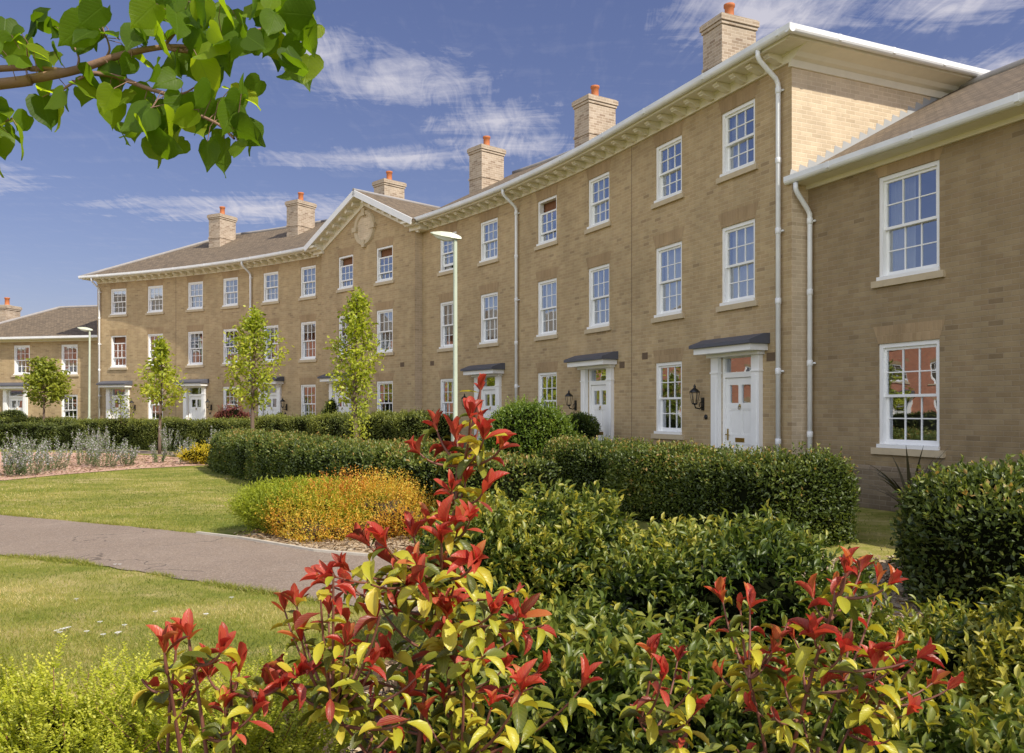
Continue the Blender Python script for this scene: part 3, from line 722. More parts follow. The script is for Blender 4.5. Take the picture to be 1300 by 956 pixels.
# house 1 (nearest of the crescent)
L = hloc(CR, 2.5)
H1 = house('terraced_house', 'three-storey buff brick end house with sunlit gable wall above the lower right wing', CR, 0, 5.1,
  [(1.42, TOP, '', 'half'), (3.66, TOP, '', 'drawn_back'), (1.42, MID, '', 'net'), (3.66, MID, '', 'net'), (3.66, GND, '', None)], [1.42], L, hip0=True, end0=0., ch=(5.1,) + CH, ext=(.60, 0))
G = Straight(CR.at(0)[0], CR.at(0)[2])         # gable wall frame: s runs towards the street
def gable_trim():
    m = MB(); z = ZW + .002
    m.prof(-8.5, .055, [(-.02, z - .09), (.03, z - .09), (.05, z - .02), (.06, z + .02), (.14, z + .05), (.20, z + .11), (.40, z + .165), (.465, z + .17), (.465, z + .222), (-.02, z + .222)], 1.)
    m.build('cornice', 'cream_paint', H1, G.M, L)
    g = MB(); o = 0.; zz = z + .002
    pr = [(o + .475, zz + .32), (o + .475, zz + .24)] + [(o + .535 - .06 * math.cos(q), zz + .24 - .055 * math.sin(q)) for q in (.5, 1.05, 1.57, 2.1, 2.6)] + [(o + .60, zz + .24), (o + .60, zz + .32), (o + .585, zz + .32), (o + .58, zz + .25), (o + .49, zz + .25), (o + .49, zz + .32)]
    g.prof(-8.5, .595, pr, 1.)
    q = -8.
    while q < .4: g.prof(q - .03, q + .03, [(o + .470, zz + .323), (o + .470, zz + .22), (o + .535, zz + .178), (o + .606, zz + .22), (o + .606, zz + .323)]); q += 1.25
    g.build('gutter', 'white_pvc', H1, G.M, L)
gable_trim()
downpipe(H1, CR, .24, 7.73, L, .53)
joint(H1, CR, 5.09, 0, .7, ZW, L); vents(H1, CR, [(.52, 2.5), (4.55, 2.75)], 0, L)
L = hloc(CR, 7.8)
H2 = house('terraced_house', 'three-storey buff brick house with a lowered top sash and a bay tree', CR, 5.1, 10.5,
  [(6.54, TOP, '', 'half'), (9.0, TOP, 'open_top', None), (6.54, MID, '', 'drawn_back'), (9.0, MID, '', 'net'), (9.0, GND, '', None)], [6.54], L, ch=(10.5,) + CH)
vents(H2, CR, [(5.5, 2.6)], 0, L); downpipe(H2, CR, 10.45, 7.73, L, .53)
L = hloc(CR, 13.2)
H3 = house('terraced_house', 'three-storey buff brick house behind the near street lamp, right of the pediment', CR, 10.5, 15.9,
  [(12.06, TOP, '', 'net'), (14.37, TOP, 'open_bottom', 'left'), (12.06, MID, '', 'net'), (14.37, MID, '', 'drawn_back'), (14.37, GND, '', None)], [12.06], L, ch=(15.9,) + CH)
vents(H3, CR, [(15.3, 3.1)], 0, L)
# pediment house
PF = Straight(CR.at(18.8)[0], CR.at(18.8)[1]); L = hloc(CR, 18.8); PO = .41
sh = lambda s: s - 18.8
H4 = house('terraced_house', 'central buff brick house crowned by a triangular pediment with a round brick medallion', PF, -2.9, 2.9,
  [(sh(17.62), TOP, 'open_top', None), (sh(20.04), TOP, 'open_top', None), (sh(17.62), MID, '', 'net'), (sh(20.04), MID, '', 'half'), (sh(17.62), GND, '', None)], [sh(20.35)], L, o=PO, corn=False, roof=(-.1, 7.48, .535, 3.9), gable=True, lant=0, ch=(2.9,) + CH, end0=0., end1=0.)
def pediment():
    sl = .46; ax, az = 0., 9.30; ln = math.hypot(1, sl); l = tuple(L)
    hw = 3.30
    for sx in (-1, 1):
        def mp(u, y, v, sx=sx):
            x = sx * (u / ln + v * sl / ln); z = az - sl * u / ln + v / ln
            return PF.M(x, y, z)
        U = hw * ln
        m = MB(); m.box(.16, U - .02, PO - .02, PO + .05, -.40, -.14); m.box(-.02, U, PO - .02, PO + .44, -.14, -.075)
        k = 7
        for i in range(k):
            c = .45 + (U - .9) * i / (k - 1); m.box(c - .065, c + .065, PO + .05, PO + .34, -.28, -.14)
        m.build('raking_cornice', 'cream_paint', H4, mp, l)
        g = MB(); g.box(-.03, U + .05, PO + .441, PO + .50, -.17, .035); g.build('verge_board', 'white_paint', H4, mp, l)
        t = MB(); n = 1
        t.box(0, U + .06, -3.4, PO + .47, -.06, .03); rf = t.build('pediment_roof', 'roof_tiles', H4, mp, l)
        b = MB(); xa, xb = sorted((sx * 2.72, sx * 3.32)); z = 7.53
        b.box(xa, xb, -.1, PO + .10, z - .02, z + .10); b.box(xa, xb + (.0), -.1, PO + .30, z + .10, z + .17); b.box(xa, xb, -.1, PO + .46, z + .17, z + .24); b.build('cornice_return', 'cream_paint', H4, PF.M, l)
    m = MB(); m.tube([PF.M(0, PO + .5, 9.34), PF.M(0, -3.6, 9.34)], .06, 8); m.build('pediment_ridge', 'ridge_tile', H4, None, l)
    r = MB(); n = 40; zc = 8.06
    for i in range(n):
        a, b = 2 * math.pi * i / n, 2 * math.pi * (i + 1) / n
        for (r0, y0), (r1, y1) in (((.44, PO + .004), (.48, PO + .07)), ((.48, PO + .07), (.60, PO + .08)), ((.60, PO + .08), (.64, PO + .004))):
            r.quad((r0 * math.cos(a), y0, zc + r0 * math.sin(a)), (r0 * math.cos(b), y0, zc + r0 * math.sin(b)), (r1 * math.cos(b), y1, zc + r1 * math.sin(b)), (r1 * math.cos(a), y1, zc + r1 * math.sin(a)), smooth=True)
    for q in range(4):
        cx, cz = .56 * math.cos(q * math.pi / 2), .56 * math.sin(q * math.pi / 2); hx, hz = (.13, .085) if q % 2 == 0 else (.085, .13); r.box(cx - hx, cx + hx, PO, PO + .11, zc + cz - hz, zc + cz + hz)
    md = r.build('medallion', 'stone_sill', H4, PF.M, l)
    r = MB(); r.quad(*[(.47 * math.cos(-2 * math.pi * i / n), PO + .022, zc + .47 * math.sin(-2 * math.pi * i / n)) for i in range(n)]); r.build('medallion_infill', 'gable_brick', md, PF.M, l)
pediment(); vents(H4, PF, [(-2.2, 3.1)], PO, L)
L = hloc(CR, 24.2)
H5 = house('terraced_house', 'three-storey buff brick house immediately left of the pediment', CR, 21.7, 26.7,
  [(23.0, TOP, '', 'net'), (25.4, TOP, '', 'net'), (23.0, MID, '', 'drawn_back'), (25.4, MID, '', 'net'), (23.0, GND, '', None)], [25.4], L, ch=(26.7,) + CH, lant=-1)
downpipe(H5, CR, 26.6, 7.73, L, .53)
L = hloc(CR, 29.1)
H6 = house('terraced_house', 'three-storey buff brick house second from the left end of the crescent', CR, 26.7, 31.5,
  [(28.0, TOP, '', 'half'), (30.25, TOP, '', None), (28.0, MID, '', None), (30.25, MID, '', 'left'), (28.0, GND, '', None)], [30.25], L, ch=(31.5,) + CH, lant=-1)
joint(H6, CR, 31.49, 0, .7, ZW, L)
L = hloc(CR, 34.)
H7 = house('terraced_house', 'three-storey buff brick house at the left end of the crescent, its lower wall in sun', CR, 31.5, 36.4,
  [(32.8, TOP, '', 'net'), (35.1, TOP, '', 'half'), (32.8, MID, '', 'half'), (35.1, MID, 'open_top', None), (32.8, GND, '', None)], [35.1], L, hip1=True, end1=0., ext=(0, .55), lant=-1)
downpipe(H7, CR, 36.2, 7.73, L, .53)
# right wing
RW = Straight((5.137, 14.62), CR.at(0)[1]); L = hloc(RW, -3.)
U2, G2 = (3.58, 1.62), (.97, 1.62)
WING = house('house_wing', 'two-storey buff brick wing with large sash windows at the right edge', RW, -11.5, 0,
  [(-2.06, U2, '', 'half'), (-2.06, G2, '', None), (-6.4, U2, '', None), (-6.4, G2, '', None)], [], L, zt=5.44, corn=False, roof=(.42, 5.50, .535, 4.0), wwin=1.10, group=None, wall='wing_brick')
def wing_trim():
    l = tuple(L); z = 5.44; m = MB(); m.box(-11.5, -.002, -.02, .05, z - .07, z + .0, 1.); m.box(-11.5, -.002, -.02, .34, z + .0, z + .045, 1.); m.build('cornice', 'cream_paint', WING, RW.M, l)
    g = MB(); o = -.14
    zz = z - .19
    pr = [(o + .475, zz + .32), (o + .475, zz + .24)] + [(o + .535 - .06 * math.cos(q), zz + .24 - .055 * math.sin(q)) for q in (.5, 1.05, 1.57, 2.1, 2.6)] + [(o + .60, zz + .24), (o + .60, zz + .32), (o + .585, zz + .32), (o + .58, zz + .25), (o + .49, zz + .25), (o + .49, zz + .32)]
    g.prof(-11.5, .10, pr, 1.); q = -.9
    while q > -11: g.prof(q - .03, q + .03, [(o + .470, zz + .323), (o + .470, zz + .22), (o + .535, zz + .178), (o + .606, zz + .22), (o + .606, zz + .323)]); q -= 1.6
    g.build('gutter', 'white_pvc', WING, RW.M, l)
    f = MB(); t = .0
    while t < 3.9:
        z0 = 5.50 + t * .535; f.quad((-.006, .42 - t, z0), (-.006, .42 - t - .20, z0 + .107), (-.006, .42 - t - .20, z0 + .107 + .05), (-.006, .42 - t - .03, z0 + .19), (-.006, .42 - t, z0 + .06)); t += .20
    f.build('stepped_flashing', 'galvanised', WING, RW.M, l)
wing_trim(); downpipe(WING, RW, -.13, 5.42, L, .40)
# left wing
LW = Straight((-20.15, 40.75), (-.977, .215)); L = hloc(LW, 3.5)
U3, G3 = (3.30, 1.46), (.82, 1.5)
LWG = house('house_wing', 'two-storey buff brick wing with dark hipped roof at the far left edge', LW, -1.2, 8.0,
  [(1.45, U3, '', 'half'), (4.17, U3, '', 'left'), (1.45, G3, '', None), (7.0, U3, '', None), (7.0, G3, '', None)], [4.5], L, zt=5.02, corn=False, hip1=True, roof=(.40, 5.10, .52, 3.7), wwin=.92, ch=(7.1, -2.2, 5.6, 7.05), end1=0., group=None)
def lwing_trim():
    l = tuple(L); z = 5.02; m = MB(); m.box(-.5, 8.4, -.02, .05, z - .1, z + .0, 1.); m.box(-.5, 8.4, -.02, .34, z + .0, z + .05, 1.); m.build('cornice', 'cream_paint', LWG, LW.M, l)
    g = MB(); g.prof(-.5, 8.5, [(.345, z + .13), (.345, z + .03), (.40, z - .01), (.46, z + .03), (.46, z + .13)], 1.); g.build('gutter', 'white_pvc', LWG, LW.M, l)
lwing_trim()
# red brick houses across the green (seen in the window reflections)
for i, (y0, y1) in enumerate(((6, 17.5), (19.5, 33), (35, 50))):
    fmR = Straight((-43.0 - .8 * i, y1), (0, -1)); wds = y1 - y0; L = hloc(fmR, wds / 2); sp = []
    k = int(wds / 2.6)
    for j in range(k):
        c = (j + .5) * wds / k
        if j % 4 != 1: sp.append((c, (1.0, 1.4), '', None))
        for zz in (3.6, 6.2): sp.append((c, (zz, 1.3), '', None))
    house('brick_house', ['red brick terrace house across the green, nearest of the three', 'red brick terrace house across the green, middle of the three', 'red brick terrace house across the green, farthest of the three'][i], fmR, 0, wds, sp, [1.5 * wds / k], L, zt=8.0, wall='red_brick', hip0=True, hip1=True, corn=False, roof=(.4, 8.0, .7, 4.0), end0=0., end1=0., plinth=False, group='red brick houses across the green', lant=0)
# ------------------------------------------------------------------ ground
def sheet(name, pts, z, mat, kind='structure', n=1):
    me = bpy.data.meshes.new(name); me.from_pydata([(p[0], p[1], z) for p in pts], [], [tuple(range(len(pts)))]); me.materials.append(MATS[mat])
    if me.polygons[0].normal.z < 0: me.flip_normals()
    return tag(put(name, me), kind=kind)
def strip(name, A, B, z, mat):
    v = [(p[0], p[1], z) for p in A] + [(p[0], p[1], z) for p in B]; n = len(A)
    me = bpy.data.meshes.new(name); me.from_pydata(v, [], [(i, i + 1, n + i + 1, n + i) for i in range(n - 1)]); me.materials.append(MATS[mat])
    if me.polygons[0].normal.z < 0: me.flip_normals()
    return tag(put(name, me), kind='structure')
sheet('ground', [(-400, -400), (400, -400), (400, 400), (-400, 400)], -.004, 'lawn_ground')
PF_FAR = [(-30, 23.5), (-16, 16.6), (-7.5, 12.45), (-4.6, 10.98), (-3.3, 10.2), (-2.16, 9.26), (-.6, 8.5), (1.0, 7.9), (3.2, 7.3), (6, 6.6), (9, 5.4), (14, 2)]
PF_NEAR = [(-30, 18.0), (-15, 12.6), (-5.42, 8.97), (-4.45, 8.62), (-3.48, 8.02), (-2.81, 7.62), (-2.13, 7.10), (-1.0, 6.55), (1.2, 5.75), (3.0, 5.0), (6, 3.6), (10, .5)]
PF_NEAR = PF_NEAR[:2] + PF_NEAR[2:]
def arcpts(o, s0, s1, n=24): return [CR.M(s0 + (s1 - s0) * i / n, o, 0)[:2] for i in range(n + 1)]
PXS = np.linspace(-30, 1.0, 250); sm_ = lambda P: np.convolve(np.pad(np.interp(PXS, [a for a, b in P], [b for a, b in P]), 6, mode='edge'), np.ones(13) / 13, 'valid')
PFY, PNY = sm_(PF_FAR), sm_(PF_NEAR)
strip('path', list(zip(PXS, PFY + .012 * np.sin(PXS * 23))), list(zip(PXS, PNY + .02 * np.sin(PXS * 17) + .015 * np.sin(PXS * 41))), .006, 'path_tarmac')
strip('front_pavement', arcpts(4.2, 3.2, 40), arcpts(5.6, 3.2, 40), .004, 'path_tarmac')
# planting bed behind the far lawn, with pale pinkish mulch
strip('flower_bed', [(-24, 19.6), (-13.5, 19.0), (-11.2, 18.6), (-10.8, 20.4), (-9.9, 22.4), (-8.8, 23.7), (-7.6, 23.9), (-6.6, 22.5)], [(-34, 31), (-24, 31), (-20, 31.5), (-17, 31), (-14, 30.2), (-10.5, 27.3), (-8.8, 25.2), (-7.4, 24.2)], .008, 'pink_mulch')
sheet('mulch_bed', [(-3.4, 10.32), (-2.2, 9.36), (-.8, 8.7), (.6, 8.15), (1.3, 8.6), (.6, 10.4), (-1.0, 12.2), (-2.4, 12.3), (-3.3, 11.3)], .007, 'dry_mulch')
sheet('mulch_bed', [(1.2, 5.6), (3.0, 4.7), (6, 3.5), (8, 5), (5.6, 7.9), (4.5, 8.7), (3.2, 8.7), (1.5, 8.6), (1.0, 7.6)], .009, 'dry_mulch')
sheet('shrub_bed', [(-2.6, 2.6), (-1.7, 3.6), (-.95, 4.6), (-.5, 6.0), (1.2, 5.5), (3.0, 4.75), (5, 3.6), (6, 0), (-4, 0)], .005, 'soil')
strip('house_bed', arcpts(.05, -.2, 36.4), arcpts(1.3, -.2, 36.4), .004, 'soil')
# concrete edging along the far side of the path by the mulch
ed = MB(); ep = [Vector((-3.95, 10.58, 0)), Vector((-3.3, 10.18, 0)), Vector((-2.16, 9.24, 0)), Vector((-.6, 8.48, 0)), Vector((1.0, 7.88, 0)), Vector((3.0, 7.33, 0))]
for a, b in zip(ep[:-1], ep[1:]):
    d = (b - a).normalized(); n = Vector((-d.y, d.x, 0)) * .022
    p = [a - n, b - n, b + n, a + n]; z = Vector((0, 0, .03))
    ed.quad(*[q + z for q in p]); [ed.quad(p[i], p[(i + 1) % 4], p[(i + 1) % 4] + z, p[i] + z) for i in range(4)]
tag(ed.build('edging', 'concrete_edge'), kind='structure')
# ------------------------------------------------------------------ grass blades on the two lawns
def inpoly(P, poly):
    x, y = P[:, 0], P[:, 1]; r = np.zeros(len(P), bool); n = len(poly)
    for i in range(n):
        x0, y0 = poly[i]; x1, y1 = poly[(i + 1) % n]
        c = ((y0 > y) != (y1 > y)) & (x < (x1 - x0) * (y - y0) / ((y1 - y0) + 1e-12) + x0); r ^= c
    return r
def grass(name, poly, N, hgt, wid, seed, ymin, ymax):
    r = np.random.default_rng(seed); a, b = 1 / ymax, 1 / ymin
    Y = 1 / (a + (b - a) * r.random(N * 2)); xs = (r.random(N * 2) * 1.6 - 1.0) * Y; P = np.stack([xs, Y], 1)
    P = P[inpoly(P, poly)][:N]; M = len(P); p3 = np.c_[P, np.zeros(M)]
    g = wob(p3 * np.array([1, 1.6, 1]), 3., seed) + .7 * wob(p3, .9, seed + 1)
    sc = np.clip(P[:, 1] / 7., 1, 2.4)
    d = unit(np.c_[r.normal(size=(M, 2)) * .55, np.ones(M)]); nr = unit(np.c_[r.normal(size=(M, 2)), .2 * np.ones(M)])
    h = hgt * r.uniform(.5, 1.3, M) * (1 + .12 * g)
    tint = .46 + .26 * g + .2 * r.normal(size=M)
    return tag(leaves(name, 'grass_blade', p3, d, nr, h, wid * sc, tint, T_GRASS), kind='stuff')
near_lawn = [(-5.45, 8.99), (-4.45, 8.64), (-3.48, 8.04), (-2.81, 7.64), (-2.13, 7.12), (-.5, 6.2), (-.95, 4.6), (-1.9, 3.6), (-4.6, 3.0), (-9, 4), (-14, 12.1)]
far_lawn = [(-16, 16.6), (-7.5, 12.43), (-4.6, 10.96), (-3.9, 10.56), (-3.3, 11.5), (-2.4, 12.5), (-3.2, 15.2), (-5.0, 18.4), (-7.4, 22.6), (-8.8, 23.6), (-9.9, 22.35), (-10.8, 20.3), (-11.5, 18.5), (-24, 19.5)]
grass('grass', near_lawn, 150000, .030, .0042, 11, 3.6, 12.5)
grass('grass', far_lawn, 105000, .030, .0046, 12, 10, 25)
yard = [CR.M(s, o, 0)[:2] for s, o in ((-6, 1.3), (6, 1.3), (6, 2.5), (-6, 2.5))] + [(4.4, 6.5), (7, 6)]
grass('grass', [(3.0, 7.45), (4.2, 9.6), (3.4, 13.2), (5.3, 13.0), (9.5, 4.5), (4.5, 6.8)], 16000, .035, .005, 13, 6, 14)
# blades leaning over the path edges, daisies
r = np.random.default_rng(14); M = 26000; x_ = r.uniform(-14, -1.2, M); sd_ = r.random(M) < .55
y_ = np.where(sd_, np.interp(x_, PXS, PNY) - np.abs(r.normal(0, .05, M)) + .035, np.interp(x_, PXS, PFY) + np.abs(r.normal(0, .06, M)) - .035); kp = sd_ | (x_ < -3.9); x_, y_ = x_[kp], y_[kp]; M = len(x_)
g_ = wob(np.c_[x_, y_, 0 * x_], 6., 15); kp = g_ + r.normal(size=M) * .5 > -.2; x_, y_, g_ = x_[kp], y_[kp], g_[kp]; M = len(x_)
tag(leaves('grass', 'grass_blade', np.c_[x_, y_, 0 * x_], np.c_[r.normal(size=(M, 2)) * .8, np.ones(M)], np.c_[r.normal(size=(M, 2)), .3 * np.ones(M)], .045 * r.uniform(.5, 1.4, M) * (1 + .25 * g_), .006, .42 + .22 * r.normal(size=M), T_GRASS), kind='stuff')
# tufts and daisies
dz = MB()
for j in range(9):
    q = 2 * math.pi * j / 9; r0, r1 = .004, .014
    dz.quad((r0 * math.cos(q), r0 * math.sin(q), .035), (r1 * math.cos(q - .25), r1 * math.sin(q - .25), .037), (1.25 * r1 * math.cos(q), 1.25 * r1 * math.sin(q), .036), (r1 * math.cos(q + .25), r1 * math.sin(q + .25), .037))
dz.tube([(0, 0, 0), (.002, 0, .034)], .0015, 5)
dm = dz.mesh('daisy', 'petal_white')
for i, (px, py) in enumerate([(79, 798), (83, 797), (87, 796), (72, 800), (127, 789), (131, 805), (149, 803), (151, 802), (158, 793), (97, 760), (197, 776), (261, 779), (262, 779), (294, 758), (110, 801), (146, 716), (152, 716), (76, 802)]):
    Y = F * (EYE - .022) / (py - 521); o = put('daisy', dm, None, ((px - 650) / F * Y, Y, 0)); o.scale = (1.15, 1.15, .6)
    tag(o, 'tiny white daisy in the short grass of the near lawn', 'daisy', 'daisies in the near lawn')
# bark chips
r = np.random.default_rng(5); P = np.c_[r.uniform(-3.6, 1.6, 9000), r.uniform(8.2, 12.4, 9000)]
P = P[inpoly(P, [(-3.4, 10.32), (-2.2, 9.36), (-.8, 8.7), (.6, 8.15), (1.3, 8.6), (.6, 10.4), (-1.0, 12.2), (-2.4, 12.3), (-3.3, 11.3)])]
M = len(P); tag(leaves('bark_chips', 'bark_chip', np.c_[P, r.uniform(.01, .05, M)], np.c_[r.normal(size=(M, 2)), .25 * r.normal(size=M)], np.c_[.4 * r.normal(size=(M, 2)), np.ones(M)], r.uniform(.04, .11, M), r.uniform(.015, .035, M), r.random(M), T_DIAMOND), kind='stuff')
P = np.c_[r.uniform(-.9, 6, 14000), r.uniform(2.6, 8.7, 14000)]; P = P[inpoly(P, [(-.5, 6.0), (-.95, 4.6), (-.6, 3.0), (3, 2.6), (6, 3.5), (5.6, 7.9), (4.5, 8.7), (3.2, 8.7), (1.5, 8.6), (1.0, 7.6), (1.2, 5.6)])]
M = len(P); tag(leaves('bark_chips', 'bark_chip', np.c_[P, r.uniform(.01, .05, M)], np.c_[r.normal(size=(M, 2)), .25 * r.normal(size=M)], np.c_[.4 * r.normal(size=(M, 2)), np.ones(M)], r.uniform(.04, .11, M), r.uniform(.015, .035, M), r.random(M), T_DIAMOND), kind='stuff')
P = np.c_[r.uniform(-16, -6, 9000), r.uniform(18, 31, 9000)]; P = P[(P[:, 1] > 18.8) & inpoly(P, [(-16, 19.2), (-11.2, 18.7), (-10.8, 20.5), (-9.9, 22.5), (-8.8, 23.8), (-7.6, 24.0), (-8.8, 25.0), (-10.5, 27.2), (-14, 30)])]
M = len(P); tag(leaves('bark_chips', 'bark_chip', np.c_[P, r.uniform(.01, .04, M)], np.c_[r.normal(size=(M, 2)), .2 * r.normal(size=M)], np.c_[.4 * r.normal(size=(M, 2)), np.ones(M)], r.uniform(.05, .12, M), r.uniform(.02, .045, M), r.random(M), T_DIAMOND), kind='stuff')
# ------------------------------------------------------------------ hedges
hedge('hedge', 'long clipped box hedge in front of the near white door, ending at the grass', 'hedge', [(3.55, 9.55), (2.72, 11.2), (1.85, 13.0), (.85, 14.9)], (1.25, 1.15), (.98, 1.0), 85000, .048, 'box_leaf', 21, e=.45, bump=.06, pw=4, shoots=500, shoot_h=.13, depth=.09, tb=.5, gap=.15)
hedge('hedge', 'clipped hedge running from the photinia away beside the lawn and orange shrub', 'hedge', [(.15, 9.6), (-1.3, 12.0), (-3.6, 15.8), (-5.8, 19.5), (-7.7, 22.9)], (1.3, 1.2), (.96, .98), 100000, .052, 'box_leaf', 22, e=.4, bump=.055, shoots=500, shoot_h=.11, depth=.09, tb=.5, gap=.1)
hp = [CR.M(s, 3.1, 0)[:2] for s in (9.0, 12, 15, 18, 21.2)]
hedge('hedge', 'middle length of the hedge before the pediment house, tallest at its right end', 'hedge', hp, 1.2, (1.48, 1.28), 70000, .055, 'far_hedge_leaf', 23, e=.4, bump=.05, shoots=250, shoot_h=.15, depth=.1, tb=.62)
hp = [CR.M(s, 3.3, 0)[:2] for s in (21.4, 24, 27, 29.6)]
hedge('hedge', 'hedge behind the rosemary bed with the slim young trees rising beyond it', 'hedge', hp, 1.2, (1.2, 1.15), 50000, .06, 'far_hedge_leaf', 24, e=.3, bump=.05, shoots=200, shoot_h=.15, depth=.1, tb=.62)
hp = [CR.M(s, 3.4, 0)[:2] for s in (30.0, 33, 36, 40)] + [(-30, 36.5)]
hedge('hedge', 'hedge at the far left in front of the leftmost door and far lamp', 'hedge', hp, 1.3, 1.15, 52000, .065, 'far_hedge_leaf', 25, e=.3, bump=.05, shoots=200, shoot_h=.15, depth=.1, tb=.62)
hp = [CR.M(s, 5.3, 0)[:2] for s in (30.6, 33, 36)] + [(-24, 32.4)]
hedge('hedge', 'low hedge end with dark shaded side above the rosemary at left', 'hedge', hp, .9, .98, 30000, .065, 'far_hedge_leaf', 26, e=.25, bump=.05, depth=.1, tb=.45)
bush('laurel', 'rounded dark green laurel right behind the tall photinia spire', 'shrub', (.12, 5.45, .40), (.66, .62, .50), 12000, .060, 'laurel_leaf', 27, bump=.17, lump=2.8, tmpl=T_OVAL, asp=.42, shoots=230, shoot_h=.18, depth=.12, top_only=False, gap=.75, up=.5, tb=.44, tg=.13, core_shrink=.17)
bush('laurel', 'broad dark green laurel between the tall photinia and the low right photinia', 'shrub', (1.22, 4.95, .34), (.78, .62, .50), 14000, .062, 'laurel_leaf', 127, bump=.17, lump=2.8, tmpl=T_OVAL, asp=.42, shoots=260, shoot_h=.18, depth=.12, top_only=False, gap=.75, up=.5, tb=.44, tg=.13, core_shrink=.17)
hedge('laurel_hedge', 'low leafy laurel growth at the bottom edge under the right photinia', 'hedge', [(-.35, 4.0), (.6, 3.6), (1.6, 3.1), (2.3, 2.6)], (.9, .8), (.42, .46), 12000, .07, 'laurel_leaf', 29, e=.5, bump=.10, pw=2.5, lump=3.5, tmpl=T_OVAL, asp=.42, shoots=260, shoot_h=.18, depth=.12, top_only=False, gap=.6, up=.5, tb=.42, core_shrink=.15)
hedge('hedge', 'dark shaded hedge block at the right edge beside the grass gap', 'hedge', [(3.45, 7.25), (4.7, 6.75), (6.8, 6.1)], (2.5, 2.3), (1.0, 1.04), 50000, .056, 'box_leaf', 28, e=.75, bump=.11, pw=2.8, shoots=420, shoot_h=.15, depth=.10, tb=.46, gap=.2)
bush('privet_bush', 'tall rounded light green bush below the small ground window near the bay tree', 'bush', (.36, 16.2, .78), (.86, .75, .92), 26000, .05, 'bush_leaf', 31, bump=.10, asp=.55, shoots=160, shoot_h=.2, top_only=False, tb=.5)
bush('box_ball', 'clipped round box bush by the far left door', 'bush', (-22.9, 38.6, .95), (.7, .66, .66), 5000, .06, 'far_hedge_leaf', 32, bump=.02, asp=.6, depth=.05)
bush('evergreen_bush', 'round dark bush left of the second pediment-side tree trunk by the pediment door', 'bush', (-6.3, 29.6, 1.0), (.38, .4, .95), 4000, .06, 'laurel_leaf', 33, bump=.12, tb=.5)
bush('purple_shrub', 'purple-red shrub below the window left of the pediment house', 'shrub', (-10.7, 32.5, .85), (.85, .6, .85), 6000, .075, 'purple_leaf', 34, bump=.15, depth=.15, shoots=60, shoot_h=.3, top_only=False)
bush('juniper', 'bright green feathery juniper left of the orange spirea', 'shrub', (-2.52, 10.85, .22), (.95, .75, .32), 16000, .055, 'juniper_leaf', 35, bump=.16, asp=.16, depth=.14, shoots=1300, shoot_h=.22, top_only=False, up=.5, tb=.5)
bush('spirea', 'orange and yellow spirea mound beside the path', 'shrub', (-1.95, 10.4, .25), (.88, .55, .32), 13000, .030, 'spirea_leaf', 36, bump=.24, asp=.5, depth=.16, shoots=800, shoot_h=.30, top_only=False, up=.5, tb=.60, gap=.6, tv=.20, tg=.16, lump=3.5, core_mat='soil', core_shrink=.14)
bush('euonymus', 'small bright yellow variegated shrub at the end of the rosemary bed', 'shrub', (-8.55, 24.4, .26), (.80, .55, .32), 7000, .05, 'yellow_shrub_leaf', 37, bump=.18, depth=.12, shoots=60, shoot_h=.25, top_only=False)
# gold honeysuckle sprays at bottom left
def gold_spray(name, label, cx, cy, rx, ry, n, z0, z1, seed):
    r = np.random.default_rng(seed); off = (cx, cy, 0); t = thing(name, label, 'shrub', off, 'golden honeysuckle along the bottom')
    P = []; D = []; NN = []; TI = []; LL = []; st = MB()
    for i in range(n):
        a = r.uniform(0, 6.28); q = math.sqrt(r.random()); bx, by = cx + rx * q * math.cos(a) * .6, cy + ry * q * math.sin(a) * .6
        ex, ey = cx + rx * q * math.cos(a) + r.normal(0, .05), cy + ry * q * math.sin(a) + r.normal(0, .05)
        zt = z0 + (z1 - z0) * (r.random() ** 1.1) * (1 - .4 * q * q); p0 = np.array((bx, by, max(.02, zt - .42))); p2 = np.array((ex, ey, zt)); p1 = (p0 + p2) / 2 + np.array((-(ex - bx) * .2, -(ey - by) * .2, .06))
        kids = [(p0, p1, p2, 60)]
        mdir = (p2 - p0) / np.linalg.norm(p2 - p0)
        for _ in range(9):
            u = r.uniform(.25, .95); b0 = (1 - u) ** 2 * p0 + 2 * u * (1 - u) * p1 + u * u * p2; dv = mdir * r.uniform(.07, .15) + r.normal(size=3) * np.array([.045, .045, .02]); kids.append((b0, b0 + dv * .5 + np.array([0, 0, -.006]), b0 + dv, 24))
        for (a0, a1, a2, m) in kids:
            u = np.linspace(.04, 1, m)[:, None]; C = (1 - u) ** 2 * a0 + 2 * u * (1 - u) * a1 + u * u * a2; tg = unit(2 * (1 - u) * (a1 - a0) + 2 * u * (a2 - a1) + 1e-6)
            sd = unit(np.cross(tg, np.array([.2, .1, 1.]))); s = np.where(np.arange(m) % 2 == 0, 1, -1)[:, None]
            P.append(C); D.append(sd * s + tg * .7 + r.normal(size=(m, 3)) * .18); NN.append(np.tile([0, -.1, 1.], (m, 1)) + r.normal(size=(m, 3)) * .35); LL.append(np.full(m, .0185) * (1.15 - .45 * u[:, 0])); TI.append(.42 + .33 * u[:, 0] * (zt - z0) / (z1 - z0) + .18 * u[:, 0] + .12 * r.normal(size=m) - .1)
        if i % 2 == 0: st.tube([p0, p1, p2], [.004, .003, .0012], 5, False)
    L_ = np.concatenate(LL); leaves('foliage', 'golden_leaf', np.vstack(P), np.vstack(D), np.vstack(NN), L_, L_ * .62, np.concatenate(TI), T_DIAMOND, t, off)
    st.build('stems', 'red_stem', t, None, off)
    V, T = blob_shape((cx, cy, max(.1, z0 - .38)), (rx * .92, ry * .85, .36), seed + 1, .08)
    foliage(t, off, V, T, 12000, .022, 'golden_leaf', seed + 2, asp=.55, depth=.07, tb=.30, name='inner_foliage')
